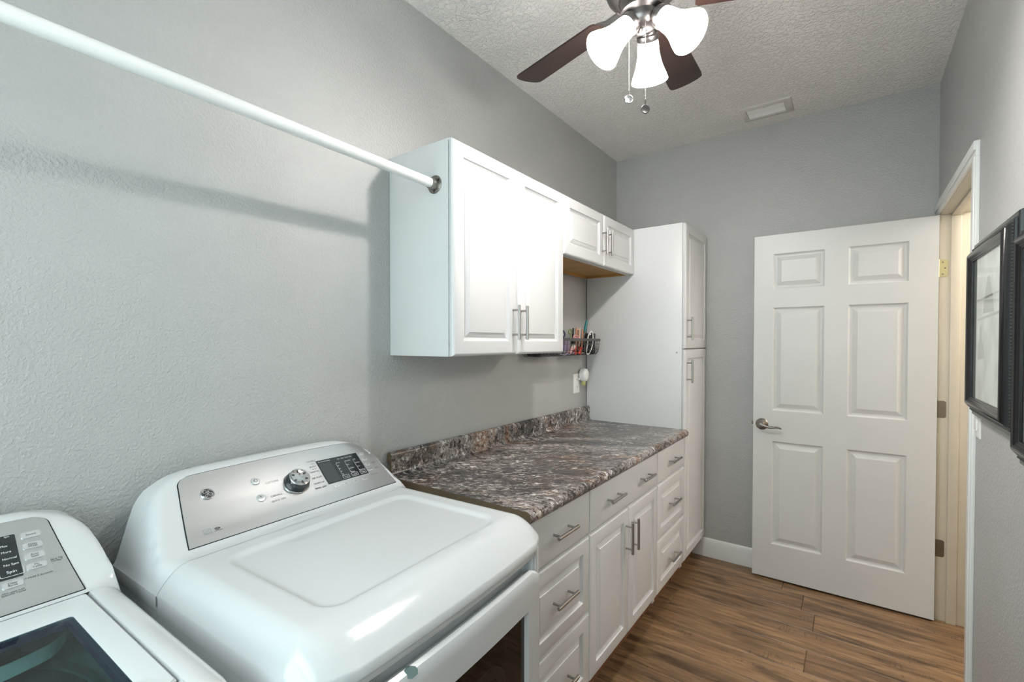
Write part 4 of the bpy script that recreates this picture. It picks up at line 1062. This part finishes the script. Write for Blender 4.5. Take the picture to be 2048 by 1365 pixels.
# ------------------------------------------------------------------ wire basket with its contents
bk = thing('wire_basket', 'grey wire basket on the wall below the short wall cabinet', 'basket', (0, 2.33, 1.335))
by0, by1, bx0, bx1, bz0, bz1 = 1.985, 2.690, .006, .145, 1.338, 1.436
def loop(z, ins, r=.03): return [(x, y_, z) for x, y_ in rrect(bx0 + ins * .5, bx1 - ins, by0 + ins, by1 - ins, r, 5)]
mb = MB(); mb.ringloft([[(x, y_, z) for x, y_, _ in loop(0, i, .025)] for i, z in ((0, bz1 - .016), (0, bz1), (.0025, bz1), (.0025, bz1 - .016), (0, bz1 - .016))], False, False); mb.build('rim', M['wire'], bk)
mb = MB()
for z, ins in ((1.403, .004), (1.368, .010)): mb.tube(loop(z, ins), .0016, 6, closed=True)
ny = 19
for k in range(ny):
    yy = by0 + .03 + (by1 - by0 - .06) * k / (ny - 1)
    mb.tube([(bx1 - .002, yy, bz1 - .006), (bx1 - .006, yy, 1.38), (bx1 - .014, yy, 1.352), (bx1 - .03, yy, bz0), (bx0 + .02, yy, bz0), (bx0 + .006, yy, 1.352), (bx0 + .003, yy, bz1 - .006)], .0016, 6)
for k in range(3):
    xx = bx0 + .03 + .04 * k
    mb.tube([(xx, by0 + .002, bz1 - .006), (xx, by0 + .006, 1.38), (xx, by0 + .014, 1.352), (xx, by0 + .03, bz0), (xx, by1 - .03, bz0), (xx, by1 - .014, 1.352), (xx, by1 - .006, 1.38), (xx, by1 - .002, bz1 - .006)], .0016, 6)
mb.build('wire_mesh', M['wire'], bk)
GB = 'odds and ends in the wire basket'
def stick(name, label, cat, p0, p1, r, m, tip=None, n=8):
    mb = MB(); a, b = Vector(p0), Vector(p1); d = (b - a).normalized()
    mb.tube([a, a + d * .002, b - d * .004, b], [r * .7, r, r, r * .6], n, mi=0)
    o = mb.build(name, M[m]); tag(o, label, cat, GB)
    if tip:
        t_ = MB().tube([b - d * tip[1], b - d * .003, b + d * .0008], [r * 1.08, r * 1.08, r * .6], n).build('cap', M[tip[0]], o)
    return o
zb = bz0 + .003
stick('marker', 'teal marker sticking up highest from the wire basket', 'marker', (.07, 2.545, zb + .01), (.085, 2.607, 1.548), .0085, 'black', ('teal', .072), 10)
for j, (nm, lab, y_, top, m, r, lean) in enumerate((
    ('pencil', 'black pencil at the left of the pencil bunch in the wire basket', 2.470, 1.498, 'black', .0055, -.020),
    ('pencil', 'copper-coloured pencil in the middle of the bunch in the wire basket', 2.490, 1.502, 'copper', .006, -.014),
    ('pencil', 'tan pencil in the bunch in the wire basket', 2.508, 1.500, 'tan', .0055, -.008),
    ('pencil', 'cream white pencil in the bunch in the wire basket', 2.520, 1.496, 'cream', .005, -.010),
    ('pencil', 'dark brown pencil in the bunch in the wire basket', 2.498, 1.488, 'brownp', .007, -.004),
    ('pencil', 'copper pencil at the right of the bunch beside the teal marker', 2.545, 1.495, 'copper', .005, -.006))):
    stick(nm, lab, 'pencil', (.055 + .012 * (j % 3), y_ + .0, zb + .01), (.075 + .008 * (j % 3), y_ + lean, top), r, m)
stick('marker', 'pink-capped marker beside the black cup in the wire basket', 'marker', (.045, 2.630, zb + .01), (.052, 2.624, 1.498), .0075, 'black', ('pink', .04), 10)
cp = MB().lathe([(0, 0), (.030, 0), (.032, .003), (.034, .125), (.0325, .127), (.031, .125), (.030, .01), (0, .008)], (.085, 2.648, zb), (0, 0, 1), 22).build('cup', M['black']); tag(cp, 'black cylindrical pen cup at the right end of the wire basket', 'cup', GB)
box_ = MB().box(.03, .075, 2.445, 2.530, zb, 1.425, .004).build('box', M['black']); tag(box_, 'black open box holding the pencils in the wire basket', 'box', GB)
mb = MB(); mb.tube(smooth_path([(.125, 2.545, 1.450), (.128, 2.575, 1.478), (.127, 2.60, 1.470), (.126, 2.607, 1.43), (.125, 2.597, 1.39), (.124, 2.562, 1.348), (.123, 2.535, 1.343), (.124, 2.525, 1.365), (.126, 2.537, 1.41)], 6, True), .0038, 8, closed=True)
cb2 = mb.build('cable', M['cable']); tag(cb2, 'white looped cable hanging in the wire basket', 'cable', GB)
lt = MB().box(.095, .110, 2.408, 2.430, zb, 1.395, .004).build('lighter', M['redp']); tag(lt, 'red lighter standing near the front of the wire basket', 'lighter', GB)
MB().box(.096, .109, 2.410, 2.428, 1.394, 1.404, .002).build('lighter_top', M['steel'], lt)
sc_ = thing('scissors', 'scissors with dark navy handles at the left of the wire basket', 'scissors', (.06, 2.32, zb), GB)
for s in (0, 1):
    MB().tube([(.06 + (.020 * math.cos(R(t))) * .5, 2.318 + s * .026 + .015 * math.cos(R(t)), 1.472 + .022 * math.sin(R(t)) - s * .012) for t in range(0, 360, 24)], .0045, 8, closed=True).build('handle', M['navy'], sc_)
    MB().box(.058, .061, 2.322 + s * .012, 2.334 + s * .012, zb + .005, 1.455).build('blade', M['steel'], sc_)
mb = MB(); mb.tube(smooth_path([(.08, 2.395, zb + .004), (.08, 2.405, 1.43), (.08, 2.420, 1.468), (.08, 2.412, 1.488), (.08, 2.392, 1.484), (.08, 2.390, 1.466), (.08, 2.402, 1.462)], 5), .005, 8)
hk = mb.build('hook', M['olive']); tag(hk, 'olive curled hook poking up from the wire basket', 'hook', GB)
tp_ = MB().lathe([(.013, 0), (.021, 0), (.0225, .002), (.0225, .014), (.021, .016), (.013, .016), (.013, 0)], (.092, 2.452, 1.432), (.55, -.2, .8), 22).build('tape_roll', M['pink']); tag(tp_, 'pink tape roll leaning at the rim of the wire basket', 'tape', GB)
stick('tube', 'pink and white striped tube lying in the wire basket', 'tube', (.115, 2.325, 1.352), (.115, 2.385, 1.392), .012, 'pink', ('cream', .03), 12)
stick('pen', 'lilac pen lying low along the front of the wire basket', 'pen', (.112, 2.30, 1.345), (.116, 2.39, 1.352), .006, 'lilac')
mb = MB(); mb.tube(smooth_path([(.117, 2.245, 1.345), (.120, 2.270, 1.343), (.118, 2.285, 1.356), (.115, 2.262, 1.362), (.112, 2.240, 1.352)], 5, True), .004, 7, closed=True)
kr = mb.build('key_ring', M['steel']); tag(kr, 'small silver ring at the bottom front of the wire basket', 'ring', GB)
b_ = MB().box(.02, .11, 2.04, 2.225, zb, 1.385, .006).build('pouch', M['black']); tag(b_, 'black pouch in the left end of the wire basket, mostly behind the cabinet', 'pouch', GB)
st_ = MB().box(.05, .085, 2.35, 2.395, zb, 1.43, .004).build('box', M['lilac']); tag(st_, 'small lilac box behind the lighter in the wire basket', 'box', GB)
sp = MB().lathe([(0, 0), (.016, 0), (.016, .004), (.010, .008), (.010, .032), (.016, .036), (.016, .04), (0, .04)], (.105, 2.462, 1.345), (.2, .3, 1), 16).build('thread_spool', M['redp']); tag(sp, 'red thread spool lying in front of the pencils in the basket', 'spool', GB)
